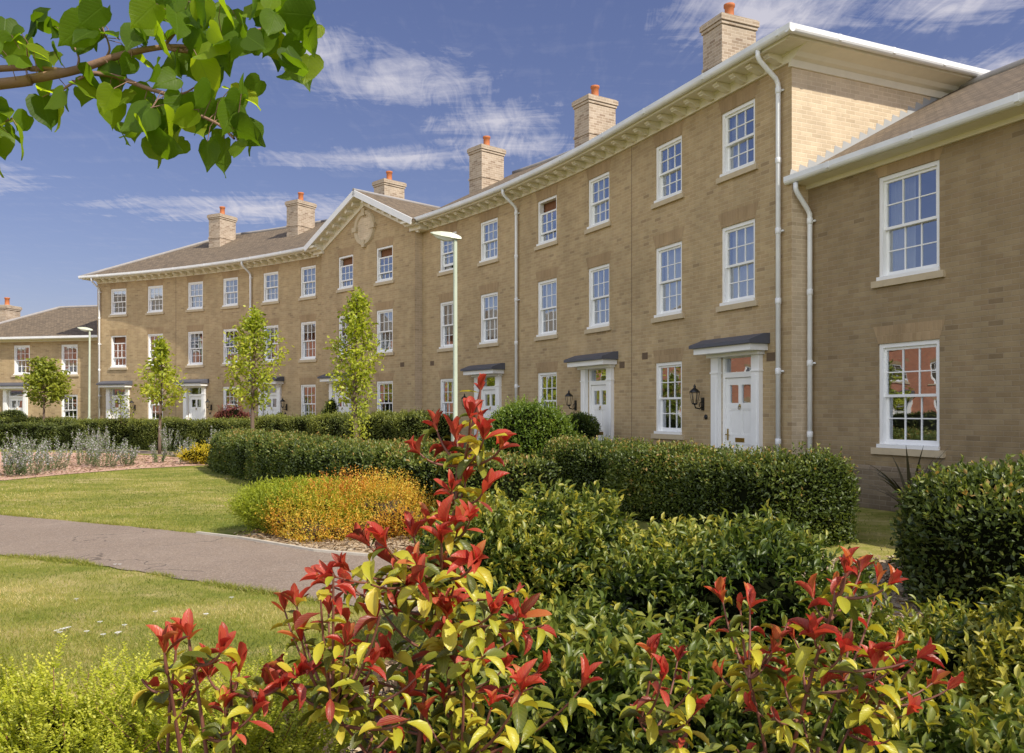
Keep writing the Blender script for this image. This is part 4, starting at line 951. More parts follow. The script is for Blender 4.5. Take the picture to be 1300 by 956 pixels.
gold_spray('honeysuckle', 'golden green small-leaved honeysuckle in the bottom left corner', -1.62, 2.95, .55, .5, 150, .36, .63, 41)
gold_spray('honeysuckle', 'golden green honeysuckle behind the bottom left red leaf rosettes', -.98, 2.95, .45, .42, 130, .36, .64, 42)
hedge('laurel_hedge', 'low laurel mound at the foot of the dark hedge block, right of the photinia', 'hedge', [(1.9, 4.75), (2.5, 4.5), (3.2, 4.15)], (.8, .8), (.34, .34), 6000, .062, 'laurel_leaf', 45, e=.5, bump=.12, pw=2.5, lump=3.5, tmpl=T_OVAL, asp=.40, shoots=220, shoot_h=.2, depth=.13, top_only=False, gap=.5, up=.5, tb=.5, core_shrink=.12)
hedge('laurel_hedge', 'yellowish green laurel growth in the bottom right corner below the dark hedge block', 'hedge', [(2.35, 4.25), (3.0, 3.75), (3.7, 3.1)], (.9, 1.0), (.62, .7), 10000, .066, 'laurel_leaf', 44, e=.5, bump=.12, pw=2.5, lump=3.5, tmpl=T_OVAL, asp=.36, shoots=360, shoot_h=.22, depth=.13, top_only=False, gap=.5, up=.5, tb=.54, core_shrink=.15)
# ------------------------------------------------------------------ rosemary clumps
def rosemary(x, y, h, w, seed, label):
    r = np.random.default_rng(seed); off = (x, y, 0); t = thing('rosemary', label, 'rosemary', off, 'flowering rosemary in the far bed'); P = []; D = []; N = []; TI = []; P2 = []; D2 = []
    for i in range(int(17 * w / .4)):
        a = r.uniform(0, 6.28); q = math.sqrt(r.random()); b = np.array((x + .5 * w * q * math.cos(a), y + .5 * w * q * math.sin(a), 0.)); hh = h * r.uniform(.55, 1.05) * (1 - .3 * q); e = b + np.array((.45 * w * q * math.cos(a), .45 * w * q * math.sin(a), hh)) + r.normal(size=3) * .04
        m = 46; u = np.linspace(.06, 1, m)[:, None]; C = b + (e - b) * u; d = unit((e - b)[None, :]) + np.zeros((m, 3))
        P.append(C); D.append(d * .8 + r.normal(size=(m, 3)) * .6); TI.append(.25 + .5 * u[:, 0] + .1 * r.normal(size=m))
        f = (u[:, 0] > .5) & (r.random(m) < .85); P2.append(C[f] + r.normal(size=(f.sum(), 3)) * .012); D2.append(r.normal(size=(f.sum(), 3)) + d[f] * .5)
    P = np.vstack(P); D = np.vstack(D); leaves('leaves', 'rosemary_leaf', P, D, RNG.normal(size=P.shape), .07, .014, np.concatenate(TI), T_DIAMOND, t, off)
    P = np.vstack(P2); D = np.vstack(D2); tag(leaves('flowers', 'rosemary_flower', P, D, RNG.normal(size=P.shape), .040, .022, RNG.random(len(P)), T_DIAMOND, t, off), kind='stuff')
RO = [(12, 605, .85, .55, 'at the left edge of the bed, nearest the lawn'), (40, 604, .95, .75, 'second from the left edge, broad and low'), (66, 598, 1.05, .6, 'third from the left, standing at the lawn edge'), (30, 588, 1.1, .7, 'at left, in the row behind the lawn edge'), (105, 592, 1.15, .55, 'tall one just left of the bare mulch'), (132, 594, 1.05, .6, 'tall one in the middle of the bed'), (118, 581, 1.2, .55, 'behind the two tall middle clumps'), (160, 592, .8, .4, 'small one right of the middle'), (202, 588, .8, .35, 'small sparse one in the right half of the bed'), (216, 580, 1.25, .4, 'thin tall one before the dark hedge end'), (235, 587, .85, .4, 'small one left of the yellow shrub'), (270, 577, 1.15, .3, 'thinnest, rising behind the yellow shrub')]
for i, (px, py, h, w, lab) in enumerate(RO):
    Y = F * EYE / (py - 521); rosemary((px - 650) / F * Y, Y, h, w, 60 + i, 'pale flowering rosemary clump ' + lab)
# ------------------------------------------------------------------ young trees
def young_tree(name, label, x, y, h, cb, prof, n_br, n_leaf, L, mat, seed, tr=.05, up=.9, shift=0.):
    r = np.random.default_rng(seed); off = (x, y, 0); t = thing(name, label, 'tree', off, 'young trees along the crescent'); m = MB()
    ax = lambda z: np.array((x + .04 * math.sin(z * 1.3 + seed), y + .03 * math.cos(z * 1.7 + seed), z))
    zs = np.linspace(0, h * .97, 12); m.tube([ax(z) for z in zs], [tr * (1 - .88 * z / h) + .006 for z in zs], 9)
    P = []; G = []
    for i in range(n_br):
        f = (i + r.random()) / n_br; z0 = cb + (h - cb) * f * .92; R = np.interp(f, [q for q, _ in prof], [w for _, w in prof]) * r.uniform(.65, 1.15); a = i * 2.4 + r.normal() * .4
        b = ax(z0 - .15 * R); e = ax(z0) + np.array((R * math.cos(a), R * math.sin(a), R * up * r.uniform(.55, 1.3))); mid = (b + e) / 2 + np.array((math.cos(a), math.sin(a), -.2)) * R * .13
        m.tube([b, mid, e], [tr * .32, tr * .2, .004], 5, False)
        k = 7
        for j in range(k):
            u = .3 + .75 * j / (k - 1); c = (1 - u) ** 2 * b + 2 * u * (1 - u) * mid + u * u * e; P.append(c + r.normal(size=3) * .05); G.append(.11 * (1.15 - .5 * u) + .05 * R)
    for z in np.linspace(h * .8, h, 8): P.append(ax(z)); G.append(.06)
    P = np.array(P); G = np.array(G); wt = G ** 1.5; i = r.choice(len(P), n_leaf, p=wt / wt.sum())
    pos = P[i] + r.normal(size=(n_leaf, 3)) * G[i][:, None] * np.array([1, 1, .9]); cen = np.c_[np.full(n_leaf, x), np.full(n_leaf, y), pos[:, 2] - .2]
    outw = unit(pos - cen); d = unit(r.normal(size=(n_leaf, 3)) * .8 + outw * .7 + np.array([0, 0, -.15])); nn = unit(r.normal(size=(n_leaf, 3)) * .6 + outw * .4 + np.array([0, 0, .6]))
    rr = np.hypot(pos[:, 0] - x, pos[:, 1] - y)
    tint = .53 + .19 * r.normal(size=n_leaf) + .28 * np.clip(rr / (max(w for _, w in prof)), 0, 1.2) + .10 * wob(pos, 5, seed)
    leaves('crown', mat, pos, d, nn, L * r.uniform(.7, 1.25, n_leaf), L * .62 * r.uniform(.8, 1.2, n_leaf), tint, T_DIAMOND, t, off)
    m.build('trunk', 'bark', t, None, off)
def gx(px, Y): return (px - 650) / F * Y
young_tree('young_tree', 'slender bright green tree in front of the pediment house, rightmost of the row', gx(452, 21), 21, 4.62, 1.55, [(0, .40), (.25, .62), (.5, .48), (.8, .26), (1, .08)], 25, 2500, .115, 'tree_leaf', 71, .07)
young_tree('young_tree', 'upright bright green tree in front of the downpipe, second from the right of the row', gx(322, 26), 26, 4.75, 1.6, [(0, .45), (.3, .76), (.55, .58), (.8, .28), (1, .08)], 25, 2400, .13, 'tree_leaf', 72, .065)
young_tree('young_tree', 'narrow tree with ragged side tufts before the sunny end house', gx(204, 30), 30, 4.2, 1.65, [(0, .75), (.2, .82), (.45, .5), (.75, .24), (1, .08)], 21, 1700, .145, 'tree_leaf', 73, .055, .55)
young_tree('young_tree', 'small round-headed dark green tree at far left by the lower wing', gx(55, 36), 36, 3.65, 1.85, [(0, .85), (.3, 1.0), (.6, .85), (1, .35)], 24, 2800, .16, 'dark_tree_leaf', 74, .06, .45)
young_tree('sapling', 'thin leafy sapling at the foot of the rightmost slender tree', gx(455, 20.2), 20.2, 1.72, .5, [(0, .16), (.5, .15), (1, .06)], 12, 420, .075, 'tree_leaf', 75, .018)
young_tree('sapling', 'sparse grey sapling in front of the leftmost crescent door', gx(153, 34), 34, 2.3, .9, [(0, .5), (.5, .4), (1, .1)], 16, 260, .10, 'dark_tree_leaf', 76, .02)
hedge('hedge', 'clipped hedge in front of the red brick houses across the green', 'hedge', [(-38.5, 6), (-38.7, 28), (-39.2, 50)], 1.2, 1.3, 14000, .16, 'far_hedge_leaf', 30, e=.4, bump=.08)
for i, (x_, y_, hh, lab) in enumerate(((-36.0, 13.5, 4.2, 'small garden tree before the nearest red brick house'), (-37.0, 27.5, 4.8, 'garden tree before the middle red brick house'), (-36.6, 41.0, 4.4, 'small garden tree before the farthest red brick house'))):
    young_tree('garden_tree', lab, x_, y_, hh, 1.5, [(0, .8), (.4, 1.2), (.7, .9), (1, .3)], 24, 1500, .22, 'dark_tree_leaf', 77 + i, .09, .5)
# bay standard by the second door
def bay():
    p = CR.M(5.95, .9, 0); off = (p[0], p[1], 0); t = thing('bay_tree', 'dark clipped bay tree standing before the second white door', 'tree', off)
    V, T = blob_shape((p[0], p[1], 1.12), (.42, .42, .33), 81, .05); foliage(t, off, V, T, 6000, .06, 'laurel_leaf', 82, asp=.4, depth=.06, tb=.36, name='crown')
    m = MB(); m.tube([(p[0], p[1], .2), (p[0] + .01, p[1], 1.0)], [.022, .018], 8); m.build('trunk', 'bark', t, None, off)
    q = MB(); q.lathe([(.13, .0), (.17, .28), (.185, .30), (.185, .33), (.15, .33), (.14, .27)], (p[0], p[1], 0), 16); q.build('pot', 'terracotta', t, None, off)
bay()
def climber(s, h, w, label, seed, mat='dark_tree_leaf'):
    p = CR.M(s, .35 if not 15.9 < s < 21.7 else .75, 0); bush('wall_shrub', label, 'shrub', (p[0], p[1], h * .5), (w, w * .7, h * .52), 1500, .075, mat, seed, bump=.25, depth=.18, core_shrink=.2, gap=.8)
climber(24.3, 1.5, .28, 'thin shrub against the wall right of the door beside the pediment', 91)
climber(33.9, 1.2, .45, 'olive shrub against the wall beside the leftmost crescent door', 92)
climber(10.1, 1.45, .25, 'slim shrub against the wall beside the white downpipe', 93, 'bush_leaf')
climber(36.0, .9, .35, 'low shrub at the sunny left corner of the crescent', 94)
# phormium
def phormium():
    p = RW.M(-2.75, .75, 0); r = np.random.default_rng(3); off = (p[0], p[1], 0); t = thing('phormium', 'dark spiky strap-leaved plant against the right wing', 'plant', off); n = 34
    V = []; Fc = []; TI = []
    for i in range(n):
        a = r.uniform(0, 6.28); le = r.uniform(.7, 1.15); tilt = r.uniform(.15, .95); k = 7; sd = np.array((-math.sin(a), math.cos(a), 0)); ti = r.random()
        for j in range(k):
            u = j / (k - 1); th = tilt * (.5 + .8 * u); c = np.array((math.cos(a) * math.sin(th), math.sin(a) * math.sin(th), math.cos(th))) * le * u; w = .028 * (1 - u ** 2.2) + .002
            V += [tuple(c + sd * w), tuple(c - sd * w)]; TI += [ti, ti]
        b = len(V) - 2 * k; Fc += [(b + 2 * j, b + 2 * j + 1, b + 2 * j + 3, b + 2 * j + 2) for j in range(k - 1)]
    me = bpy.data.meshes.new('leaves'); me.from_pydata(V, [], Fc); me.materials.append(MATS['phormium_leaf']); at_ = me.attributes.new('tint', 'FLOAT', 'POINT'); at_.data.foreach_set('value', TI); put('leaves', me, t, (0, 0, .05))
    m = MB(); m.lathe([(.10, 0), (.09, .1), (.05, .16)], (0, 0, 0), 10); m.build('crown_base', 'bark', t)
phormium()
# ------------------------------------------------------------------ photinia
def photinia(name, label, base, tips, Yr, seed, low=(), lscale=1.0):
    r = np.random.default_rng(seed); base = np.array(base); off = tuple(base); t = thing(name, label, 'shrub', off)
    m = MB(); P = []; D = []; N = []; LL = []; TI = []; CU = []
    pts = []
    for (px, py, *yy) in tips:
        Y = yy[0] if yy else r.uniform(*Yr); pts.append((np.array(at(px, py + 15, Y)), 1))
    for (px, py, *yy) in low:
        Y = yy[0] if yy else r.uniform(*Yr); pts.append((np.array(at(px, py, Y)), 0))
    nodes = []
    order = sorted(range(len(pts)), key=lambda i: pts[i][0][2])
    ztop = max(p[0][2] for p in pts)
    # main stems: a fan from the base to the highest reach, others branch from them
    hi = sorted(pts, key=lambda p: -p[0][2])
    mains = [hi[0][0]] + [pts[i][0] for i in r.choice(len(pts), 4, replace=False)]
    curves = []
    for e in mains:
        b = base + np.array((r.normal() * .06, r.normal() * .06, 0)); c1 = np.array((b[0] + .25 * (e[0] - b[0]) + r.normal() * .03, b[1] + .25 * (e[1] - b[1]), b[2] + .55 * (e[2] - b[2])))
        u = np.linspace(0, 1, 14)[:, None]; C = (1 - u) ** 2 * b + 2 * u * (1 - u) * c1 + u * u * e; curves.append(C); nodes += [tuple(q) for q in C[3:]]
        m.tube(C, list(np.linspace(.010, .003, 14)), 7, False)
    nodes = np.array(nodes)
    def put_leaf(p, d, n, l, ti, cu=1.):
        P.append(p); D.append(d); N.append(n); LL.append(l); TI.append(ti); CU.append(cu)
    for e, red in pts:
        dv = nodes - e; ok = dv[:, 2] < -.03; dist = np.linalg.norm(dv, axis=1) + np.where(ok, 0, 5) ; k = dist.argmin(); b = nodes[k]
        if np.linalg.norm(b - e) > .02:
            c1 = (b + e) / 2 + np.array((e[0] - b[0], e[1] - b[1], 0)) * .18 - np.array((0, 0, .03)); u = np.linspace(0, 1, 8)[:, None]; C = (1 - u) ** 2 * b + 2 * u * (1 - u) * c1 + u * u * e
            m.tube(C, list(np.linspace(.0055, .0028, 8)), 6, False); ln = np.linalg.norm(e - b)
        else: C = np.linspace(b, e, 8); ln = .1
        tan = unit((C[-1] - C[-3])[None])[0]; tan = unit((tan + np.array((0, 0, .5)))[None])[0]
        s1 = unit(np.cross(tan, np.array((.3, .9, .2)))[None])[0]; s2 = np.cross(tan, s1); ph = r.uniform(0, 6.28)
        vig = r.uniform(.75, 1.2) * lscale
        if red:
            k = r.integers(4, 8)
            for j in range(k):
                a = ph + j * 2.4 + r.normal() * .35; op = r.uniform(.15, .85) * (1.25 if r.random() < .2 else .85) if j > 0 else .12
                o = s1 * math.cos(a) + s2 * math.sin(a); d = tan * math.cos(op) + o * math.sin(op); n = tan * math.sin(op) - o * math.cos(op)
                put_leaf(e - tan * .012 * j / k, d, n, vig * r.uniform(.05, .092), np.clip(.74 + .12 * r.normal(), .61, 1.), r.uniform(.3, 1.6))
        # yellow whorls below the red tip then green leaves down the twig
        L0 = min(ln, .34); nl = int(3 + L0 * 21) if red else int(5 + L0 * 24)
        for j in range(nl):
            f = j / nl; q = (.008 + .92 * f * L0); uu = max(0., 1 - q / max(ln, .05)); p = C[int(uu * 7)] + (C[min(int(uu * 7) + 1, 7)] - C[int(uu * 7)]) * (uu * 7 - int(uu * 7))
            a = ph + 1.1 + j * 2.4 + r.normal() * .3; op = r.uniform(1.05, 1.75); o = s1 * math.cos(a) + s2 * math.sin(a); d = tan * math.cos(op) + o * math.sin(op) + np.array((0, 0, -.25)); n = tan * math.sin(op) - o * math.cos(op) + np.array((0, 0, .5))
            g = r.random()
            if f < .5: ti = r.uniform(.34, .53) if g < .52 else (r.uniform(.12, .32) if g < .78 else r.uniform(.62, .98))
            else: ti = r.uniform(.05, .33) if g < .6 else r.uniform(.36, .52)
            put_leaf(p, d, n, vig * r.uniform(.045, .085), ti, r.uniform(.3, 2.0))
    P = np.array(P); LL = np.array(LL)
    leaves('foliage', 'photinia_leaf', P, np.array(D), np.array(N), LL, LL * np.where(np.array(TI) > .6, r.uniform(.25, .40, len(LL)), r.uniform(.32, .50, len(LL))), np.array(TI), T_PHOT, t, off, np.array(CU))
    m.build('stems', 'red_stem', t, None, off)
Z7 = lambda l: [(340 + x / 2.333, 460 + y / 2.333) for x, y in l]
Z8 = lambda l: [(780 + x / 2.5, 540 + y / 2.5) for x, y in l]
Z6 = lambda l: [(x / 2.731, 520 + y / 2.731) for x, y in l]
spire = Z7([(630, 45), (625, 150), (500, 165), (560, 195), (450, 235), (690, 220), (640, 190), (600, 130), (545, 345), (635, 355), (585, 320), (560, 260), (480, 450), (430, 480), (530, 450), (600, 430), (515, 500), (560, 470)])
body = Z7([(300, 510), (350, 510), (240, 580), (200, 600), (370, 560), (440, 560), (50, 700), (85, 685), (180, 710), (170, 620), (330, 680), (260, 640), (450, 620), (500, 680), (530, 720), (570, 760), (665, 710), (740, 720), (480, 780), (540, 800), (700, 870), (800, 880), (930, 930), (750, 940), (440, 900), (300, 760), (230, 800), (100, 790), (60, 910), (180, 905), (400, 700), (420, 640), (370, 840), (510, 600), (560, 640), (610, 560), (620, 790), (640, 860), (580, 900), (310, 860), (400, 960), (520, 960), (250, 940), (660, 990), (340, 1010), (470, 1020), (580, 1020)])
lows = [(x, y) for x, y in zip(np.random.default_rng(2).uniform(390, 700, 34), np.random.default_rng(3).uniform(720, 980, 34))]
photinia('photinia', 'tall photinia with a spire of red and yellow leaves, at the centre of the foreground', (-.20, 2.62, 0), [(x, y, 2.5 + .12 * math.sin(7 * i)) for i, (x, y) in enumerate(spire)] + [(x, y) for x, y in body], (2.15, 2.75), 51, lows)
rt = Z8([(345, 525), (400, 548), (430, 540), (735, 430), (780, 430), (835, 465), (630, 510), (870, 470), (700, 485), (760, 500), (570, 640), (500, 680), (635, 640), (720, 690), (890, 670), (960, 700), (830, 740), (120, 700), (200, 710), (150, 770), (340, 760), (420, 730), (540, 790), (1010, 780), (1060, 800), (880, 740), (720, 790), (660, 790), (780, 860), (450, 870), (600, 900), (930, 880), (250, 880), (80, 900)])
lw2 = [(x, y) for x, y in zip(np.random.default_rng(5).uniform(860, 1180, 20), np.random.default_rng(6).uniform(790, 980, 20))]
photinia('photinia', 'low photinia with scattered red rosettes at the right of the foreground', (.85, 2.75, 0), rt, (2.35, 2.95), 52, lw2)
lf = Z6([(570, 800), (610, 790), (655, 755), (700, 830), (765, 800), (800, 880), (830, 870), (720, 880), (690, 905), (910, 930), (970, 920), (1030, 885), (640, 960), (780, 990), (880, 1010)])
photinia('photinia', 'small photinia shoots with red rosettes among the golden honeysuckle at bottom left', (-.80, 2.35, 0), lf, (2.15, 2.4), 53, [(180, 862), (215, 865), (240, 900), (300, 930), (200, 940)])
# ------------------------------------------------------------------ lime tree whose branch hangs in from the left
def lime():
    off = (-3.3, 2.5, 0); t = thing('lime_tree', 'lime tree branch with heart-shaped leaves hanging in at the top left', 'tree', off); r = np.random.default_rng(9)
    Z = lambda x, y, Y=2.2: np.array(at(x / 3.095, y / 3.095, Y))
    tr = MB(); tr.tube([(-3.3, 2.5, 0), (-3.28, 2.5, 1.2), (-3.33, 2.52, 2.6), (-3.3, 2.5, 4.6)], [.10, .085, .07, .03], 12)
    tr.build('trunk', 'lime_bark', t, None, off)
    b = MB()
    def br(pts, r0, r1):
        pts = [np.array(p) for p in pts]; P = []
        for i in range(len(pts) - 1):
            p0, p1, p2, p3 = pts[max(i - 1, 0)], pts[i], pts[i + 1], pts[min(i + 2, len(pts) - 1)]
            for u in np.linspace(0, 1, 6)[:-1]: P.append(.5 * ((2 * p1) + (-p0 + p2) * u + (2 * p0 - 5 * p1 + 4 * p2 - p3) * u * u + (-p0 + 3 * p1 - 3 * p2 + p3) * u ** 3))
        P.append(pts[-1]); b.tube(P, list(np.linspace(r0, r1, len(P))), 8, False)
    br([(-3.3, 2.5, 2.15), (-2.4, 2.3, 2.33), Z(-40, 335), Z(120, 310), Z(300, 275), Z(480, 215), Z(640, 185), Z(765, 183)], .019, .005)
    br([(-3.3, 2.5, 2.3), (-2.4, 2.35, 2.44), Z(-40, 272, 2.25), Z(120, 270, 2.25), Z(230, 275, 2.22), Z(320, 282)], .012, .005)
    br([Z(330, 285), Z(450, 300), Z(560, 340), Z(680, 382), Z(760, 440, 2.15), Z(860, 490, 2.15), Z(920, 545, 2.1)], .007, .003)
    br([Z(640, 185), Z(760, 200), Z(900, 140, 2.25), Z(1050, 110, 2.3), Z(1130, 60, 2.3), Z(1180, 15, 2.3)], .006, .003)
    br([Z(560, 345), Z(700, 370, 2.25), Z(770, 340, 2.25)], .004, .002); br([Z(400, 250), Z(430, 200), Z(420, 150)], .004, .002); br([Z(300, 278), Z(310, 230), Z(290, 180)], .004, .002)
    br([Z(330, 300), Z(250, 350), Z(220, 390)], .004, .002); br([Z(640, 185), Z(700, 110), Z(740, 30), Z(760, -60)], .005, .002)
    br([(-3.3, 2.5, 3.2), (-2.6, 2.4, 3.7), (-1.9, 2.3, 4.0)], .02, .005); br([(-3.3, 2.5, 2.9), (-3.9, 2.3, 3.4), (-4.5, 2.2, 3.6)], .02, .005)
    br([(-2.4, 2.3, 2.33), Z(-260, 420), Z(-60, 480), Z(40, 470)], .006, .003)
    pos = [(40, 150), (150, 200), (300, 80), (290, 130), (330, 170), (430, 130), (230, 220), (100, 210), (560, 60), (700, 100), (640, 60), (620, 20), (800, 60), (850, 140), (900, 60), (1010, 70), (1000, 10), (950, 190), (1050, 180), (1140, 190), (1170, 260), (1210, 60), (1180, 120), (1220, 160), (860, 230), (870, 160), (780, 270), (700, 250), (650, 320), (580, 250), (500, 260), (450, 300), (170, 350), (180, 450), (330, 380), (440, 440), (260, 390), (540, 380), (560, 430), (600, 470), (510, 510), (490, 540), (620, 610), (690, 580), (720, 460), (790, 380), (840, 300), (770, 500), (800, 490), (950, 370), (900, 450), (860, 570), (930, 590), (985, 530), (990, 560), (920, 410), (30, 480), (55, 520), (0, 570), (20, 440), (1090, 210), (1060, 20), (1190, 290), (740, 30), (590, 120), (690, 420), (640, 500), (680, 520), (20, 200), (-60, 180), (-90, 480), (-150, 300), (520, 150), (760, 150), (660, 140), (1120, 100), (960, 120), (900, 100), (820, 200), (370, 330), (120, 130), (210, 120), (400, 80), (20, 120)]
    pos += [(x + 55 * math.sin(7.1 * i), y + 45 * math.cos(5.3 * i)) for i, (x, y) in enumerate(pos)]
    BP = np.array(b.v)[::8]
    n = len(pos); P = []; D = []; N = []; LL = []; TI = []
    for (x, y) in pos:
        Y = 2.2 + r.normal() * .07; l = r.uniform(.052, .100); c = np.array(at(x / 3.095, y / 3.095, Y)); a = r.normal() * .75
        d = np.array((math.sin(a), r.normal() * .35 - .15, -abs(math.cos(a)) * .9)); nn = np.array((r.normal() * .95, (1. if r.random() < .7 else -1.) * r.uniform(.25, 1.1), .9 + r.normal() * .5)); d /= np.linalg.norm(d)
        p = c - d * l * .5; P.append(p); D.append(d); N.append(nn); LL.append(l); TI.append(np.clip(.42 + .22 * r.normal(), 0, 1)); k_ = np.linalg.norm(BP - p, axis=1); q = BP[k_.argmin()]
        if k_.min() < .11: b.tube([p, (p + q) / 2 - d * .012, q], .0011, 5, False)
    for _ in range(260):   # the rest of the young crown, above and left of the view
        k_ = r.integers(0, 3); u_ = r.uniform(.35, 1.); A_, B_ = [((-3.3, 2.5, 3.2), (-2.0, 2.3, 4.0)), ((-3.3, 2.5, 2.9), (-4.5, 2.2, 3.6)), ((-3.33, 2.52, 2.9), (-3.3, 2.5, 4.65))][k_]
        c = np.array(A_) * (1 - u_) + np.array(B_) * u_ + r.normal(size=3) * .13
        if c[0] > -.62 * c[1] - .05 and (c[2] - EYE) / c[1] < .55: continue
        d = np.array((r.normal() * .5, r.normal() * .5, -.8)); P.append(c); D.append(d); N.append(r.normal(size=3)); LL.append(r.uniform(.07, .11)); TI.append(r.random())
    b.build('branches', 'lime_bark', t, None, off)
    LL = np.array(LL); leaves('crown', 'lime_leaf', np.array(P), np.array(D), np.array(N), LL, LL * .98, np.array(TI), T_HEART, t, off, r.uniform(.5, 1.5, len(LL)))
lime()
# ------------------------------------------------------------------ street lamps
def lamp(x, y, label, h=5.0, lean=0.0):
    t = thing('street_lamp', label, 'street lamp', (x, y, 0), 'street lamps')
    m = MB(); m.lathe([(.085, 0), (.085, 1.15), (.078, 1.2), (.05, 1.28), (.048, 1.3), (.040, h - .05), (.040, h)], (0, 0, 0), 14); m.box(-.045, .045, -.088, -.07, .45, .95); m.build('pole', 'pole_paint', t)
    hd = MB(); mp = lambda a, b, c: (a, b, h + c - .16 * (a * .9))
    prof = [(-.50, .02, .055, .02), (-.46, .075, .06, .0), (-.30, .115, .095, -.02), (-.1, .11, .11, -.02), (.06, .07, .085, -.01), (.12, .05, .06, .0)]
    ring = []
    for px, w, zt, zb in prof: ring.append([(px, -w, zb + .02), (px, -w * .7, zt), (px, w * .7, zt), (px, w, zb + .02)])
    for a, b in zip(ring[:-1], ring[1:]):
        for j in range(4): hd.quad(a[j], b[j], b[(j + 1) % 4], a[(j + 1) % 4], smooth=True)
    hd.quad(*ring[0]); hd.quad(*ring[-1][::-1]); H = hd.build('lamp_head', 'lamp_cover', t, mp)
    bw = MB(); ring = []
    for px, w, zb in ((-.45, .05, .01), (-.36, .09, -.045), (-.22, .10, -.07), (-.08, .09, -.045), (.0, .06, .01)): ring.append([(px, -w, .012), (px, -w * .6, zb), (px, w * .6, zb), (px, w, .012)])
    for a, b in zip(ring[:-1], ring[1:]):
        for j in range(3): bw.quad(a[j], b[j], b[j + 1], a[j + 1], smooth=True)
    bw.build('lamp_bowl', 'lamp_bowl', H, mp)
    t.rotation_euler = (0, lean, .15)
lamp(gx(578, 17), 17, 'pale green street lamp in front of the middle of the terrace, nearer of the two')
lamp(gx(113, 36.4), 36.4, 'pale green street lamp at the far left corner of the crescent', 5.0, .006)
# ------------------------------------------------------------------ light, sky, camera
SKY_FILL = (10.9, 11.3, 12.0)
SKY_LO, SKY_HI, CLOUD, SKY_STR = (.60, .50, .56), (.80, .665, .79), (5.4, 5.2, 5.6), .14
w = bpy.data.worlds.new('World'); SC.world = w; w.use_nodes = True
t = NT('', w.node_tree); sky = t.node('ShaderNodeTexSky', sky_type='NISHITA', sun_disc=False, sun_elevation=SUN_EL, air_density=1.0, dust_density=.6, ozone_density=2.5)
# sun stands behind-right of the camera: direction (sin az, -cos az)
sd = Vector((math.sin(SUN_AZ) * math.cos(SUN_EL), -math.cos(SUN_AZ) * math.cos(SUN_EL), math.sin(SUN_EL)))
sky.sun_rotation = math.atan2(sd.x, sd.y)
tc = t.node('ShaderNodeTexCoord'); sx = t.node('ShaderNodeSeparateXYZ'); t.link(tc.outputs['Generated'], sx.inputs[0])
zc = t.math('MAXIMUM', sx.outputs[2], .03); u = t.math('DIVIDE', sx.outputs[0], zc); v = t.math('DIVIDE', sx.outputs[1], zc)
uv = t.node('ShaderNodeCombineXYZ'); t.link(u, uv.inputs[0]); t.link(v, uv.inputs[1])
mp = t.node('ShaderNodeMapping'); mp.inputs['Rotation'].default_value = (0, 0, .22); mp.inputs['Scale'].default_value = (.75, 2.2, 1); t.link(uv.outputs[0], mp.inputs[0])
n1 = t.noise(mp.outputs[0], 2.1, 12, .68, 1.3)
mp2 = t.node('ShaderNodeMapping'); mp2.inputs['Rotation'].default_value = (0, 0, .30); mp2.inputs['Scale'].default_value = (3.6, .9, 1); t.link(uv.outputs[0], mp2.inputs[0])
n2 = t.noise(mp2.outputs[0], 2.2, 10, .66, 2.6)
def spot(cx, cy, rx, ry, rot=0.):
    m = t.node('ShaderNodeMapping', vector_type='TEXTURE'); m.inputs['Location'].default_value = (cx, cy, 0); m.inputs['Rotation'].default_value = (0, 0, rot); m.inputs['Scale'].default_value = (rx, ry, 1); t.link(uv.outputs[0], m.inputs[0])
    l = t.node('ShaderNodeVectorMath', operation='LENGTH'); t.link(m.outputs[0], l.inputs[0])
    return t.math('SUBTRACT', 1., l.outputs['Value'], clamp=True)
sp = [spot(-.36, 2.55, .50, .40), spot(-.55, 2.35, .30, .35), spot(-.05, 2.9, .40, .35, -.4), spot(.0, 3.2, .5, .3), spot(-.5, 3.35, .9, .28), spot(-1.3, 4.2, 1.3, .6), spot(1.55, 2.5, .6, .5), spot(.65, 2.15, .5, .35), spot(1.1, 2.1, .4, .2), spot(-2.5, 3.6, .9, .5)]
a = sp[0]
for q in sp[1:]: a = t.math('MAXIMUM', a, q)
cl = t.math('ADD', t.math('MULTIPLY', n1, .62), t.math('MULTIPLY', n2, .51))
dens = t.math('MULTIPLY', t.math('SUBTRACT', t.math('ADD', cl, t.math('MULTIPLY', a, .50)), .775), 2.4, clamp=True)
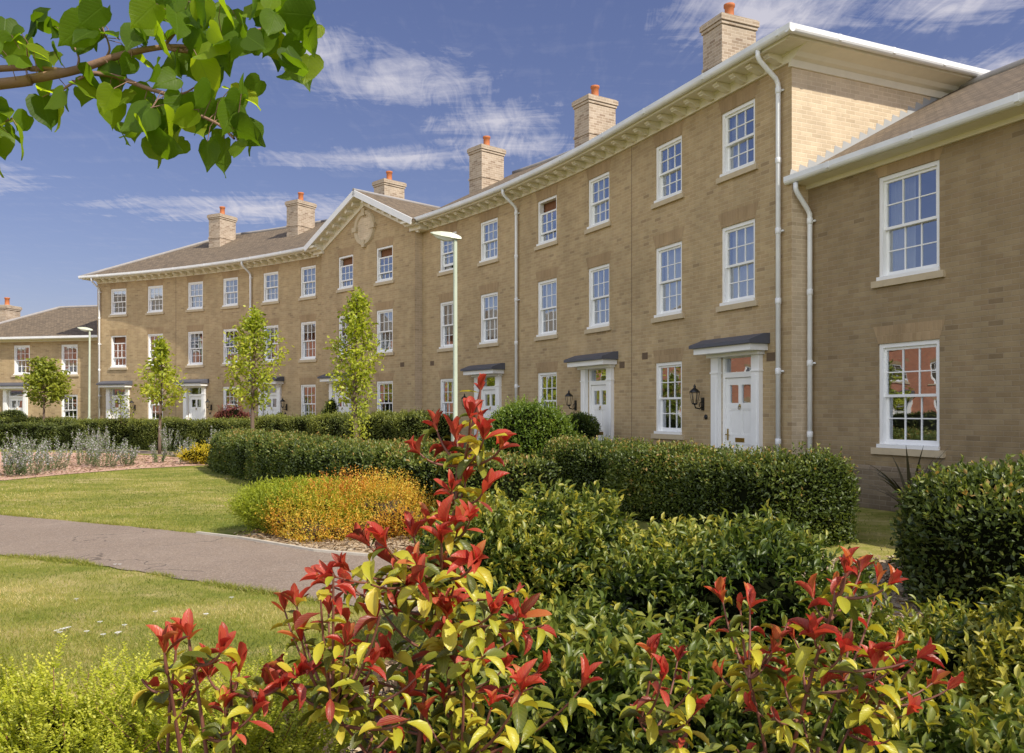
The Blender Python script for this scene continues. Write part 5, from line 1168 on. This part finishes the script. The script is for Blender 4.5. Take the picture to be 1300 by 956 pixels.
base = t.math('MULTIPLY', t.math('SUBTRACT', cl, .57, clamp=True), .4, clamp=True)
dens = t.math('MINIMUM', t.math('MAXIMUM', dens, base), .75)
hz = t.node('ShaderNodeMapRange'); hz.inputs['From Min'].default_value = 0.; hz.inputs['From Max'].default_value = .45; t.link(sx.outputs[2], hz.inputs['Value'])
tint = t.mix(hz.outputs[0], SKY_LO, SKY_HI)
c = t.mix(1.0, sky.outputs[0], tint, 'MULTIPLY')
c = t.mix(dens, c, CLOUD)
# bright glow added to the unseen sky behind-left of the camera, filling shaded walls
dp = t.node('ShaderNodeVectorMath', operation='DOT_PRODUCT'); t.link(tc.outputs['Generated'], dp.inputs[0]); dp.inputs[1].default_value = Vector((-.50, -.80, .30)).normalized()
bk = t.node('ShaderNodeMapRange', interpolation_type='SMOOTHSTEP'); bk.inputs['From Min'].default_value = .52; bk.inputs['From Max'].default_value = .95; t.link(dp.outputs['Value'], bk.inputs['Value'])
up_ = t.math('GREATER_THAN', sx.outputs[2], .0)
c = t.mix(t.math('MULTIPLY', bk.outputs[0], t.math('MULTIPLY', up_, .95)), c, SKY_FILL)
bg = t.node('ShaderNodeBackground'); bg.inputs['Strength'].default_value = SKY_STR; t.link(c, bg.inputs[0])
ow = t.node('ShaderNodeOutputWorld'); t.link(bg.outputs[0], ow.inputs[0])
sl = bpy.data.lights.new('sun', 'SUN'); sl.energy = 5.0; sl.angle = math.radians(.53); sl.color = (1.0, .93, .80)
so = bpy.data.objects.new('sun', sl); COL.objects.link(so); so.rotation_euler = (-sd).to_track_quat('-Z', 'Y').to_euler(); so.location = (20, -20, 30)
cam = bpy.data.cameras.new('camera'); co = bpy.data.objects.new('camera', cam); COL.objects.link(co); SC.camera = co
co.location = (0, 0, EYE); co.rotation_euler = (math.radians(90), 0, 0); cam.sensor_width = 36; cam.lens = F / 1300 * 36; cam.shift_y = 43 / 1300; cam.clip_end = 2000; cam.clip_start = .05
SC.view_settings.view_transform = 'Standard'; SC.view_settings.look = 'None'; SC.view_settings.exposure = 0; SC.view_settings.gamma = 1
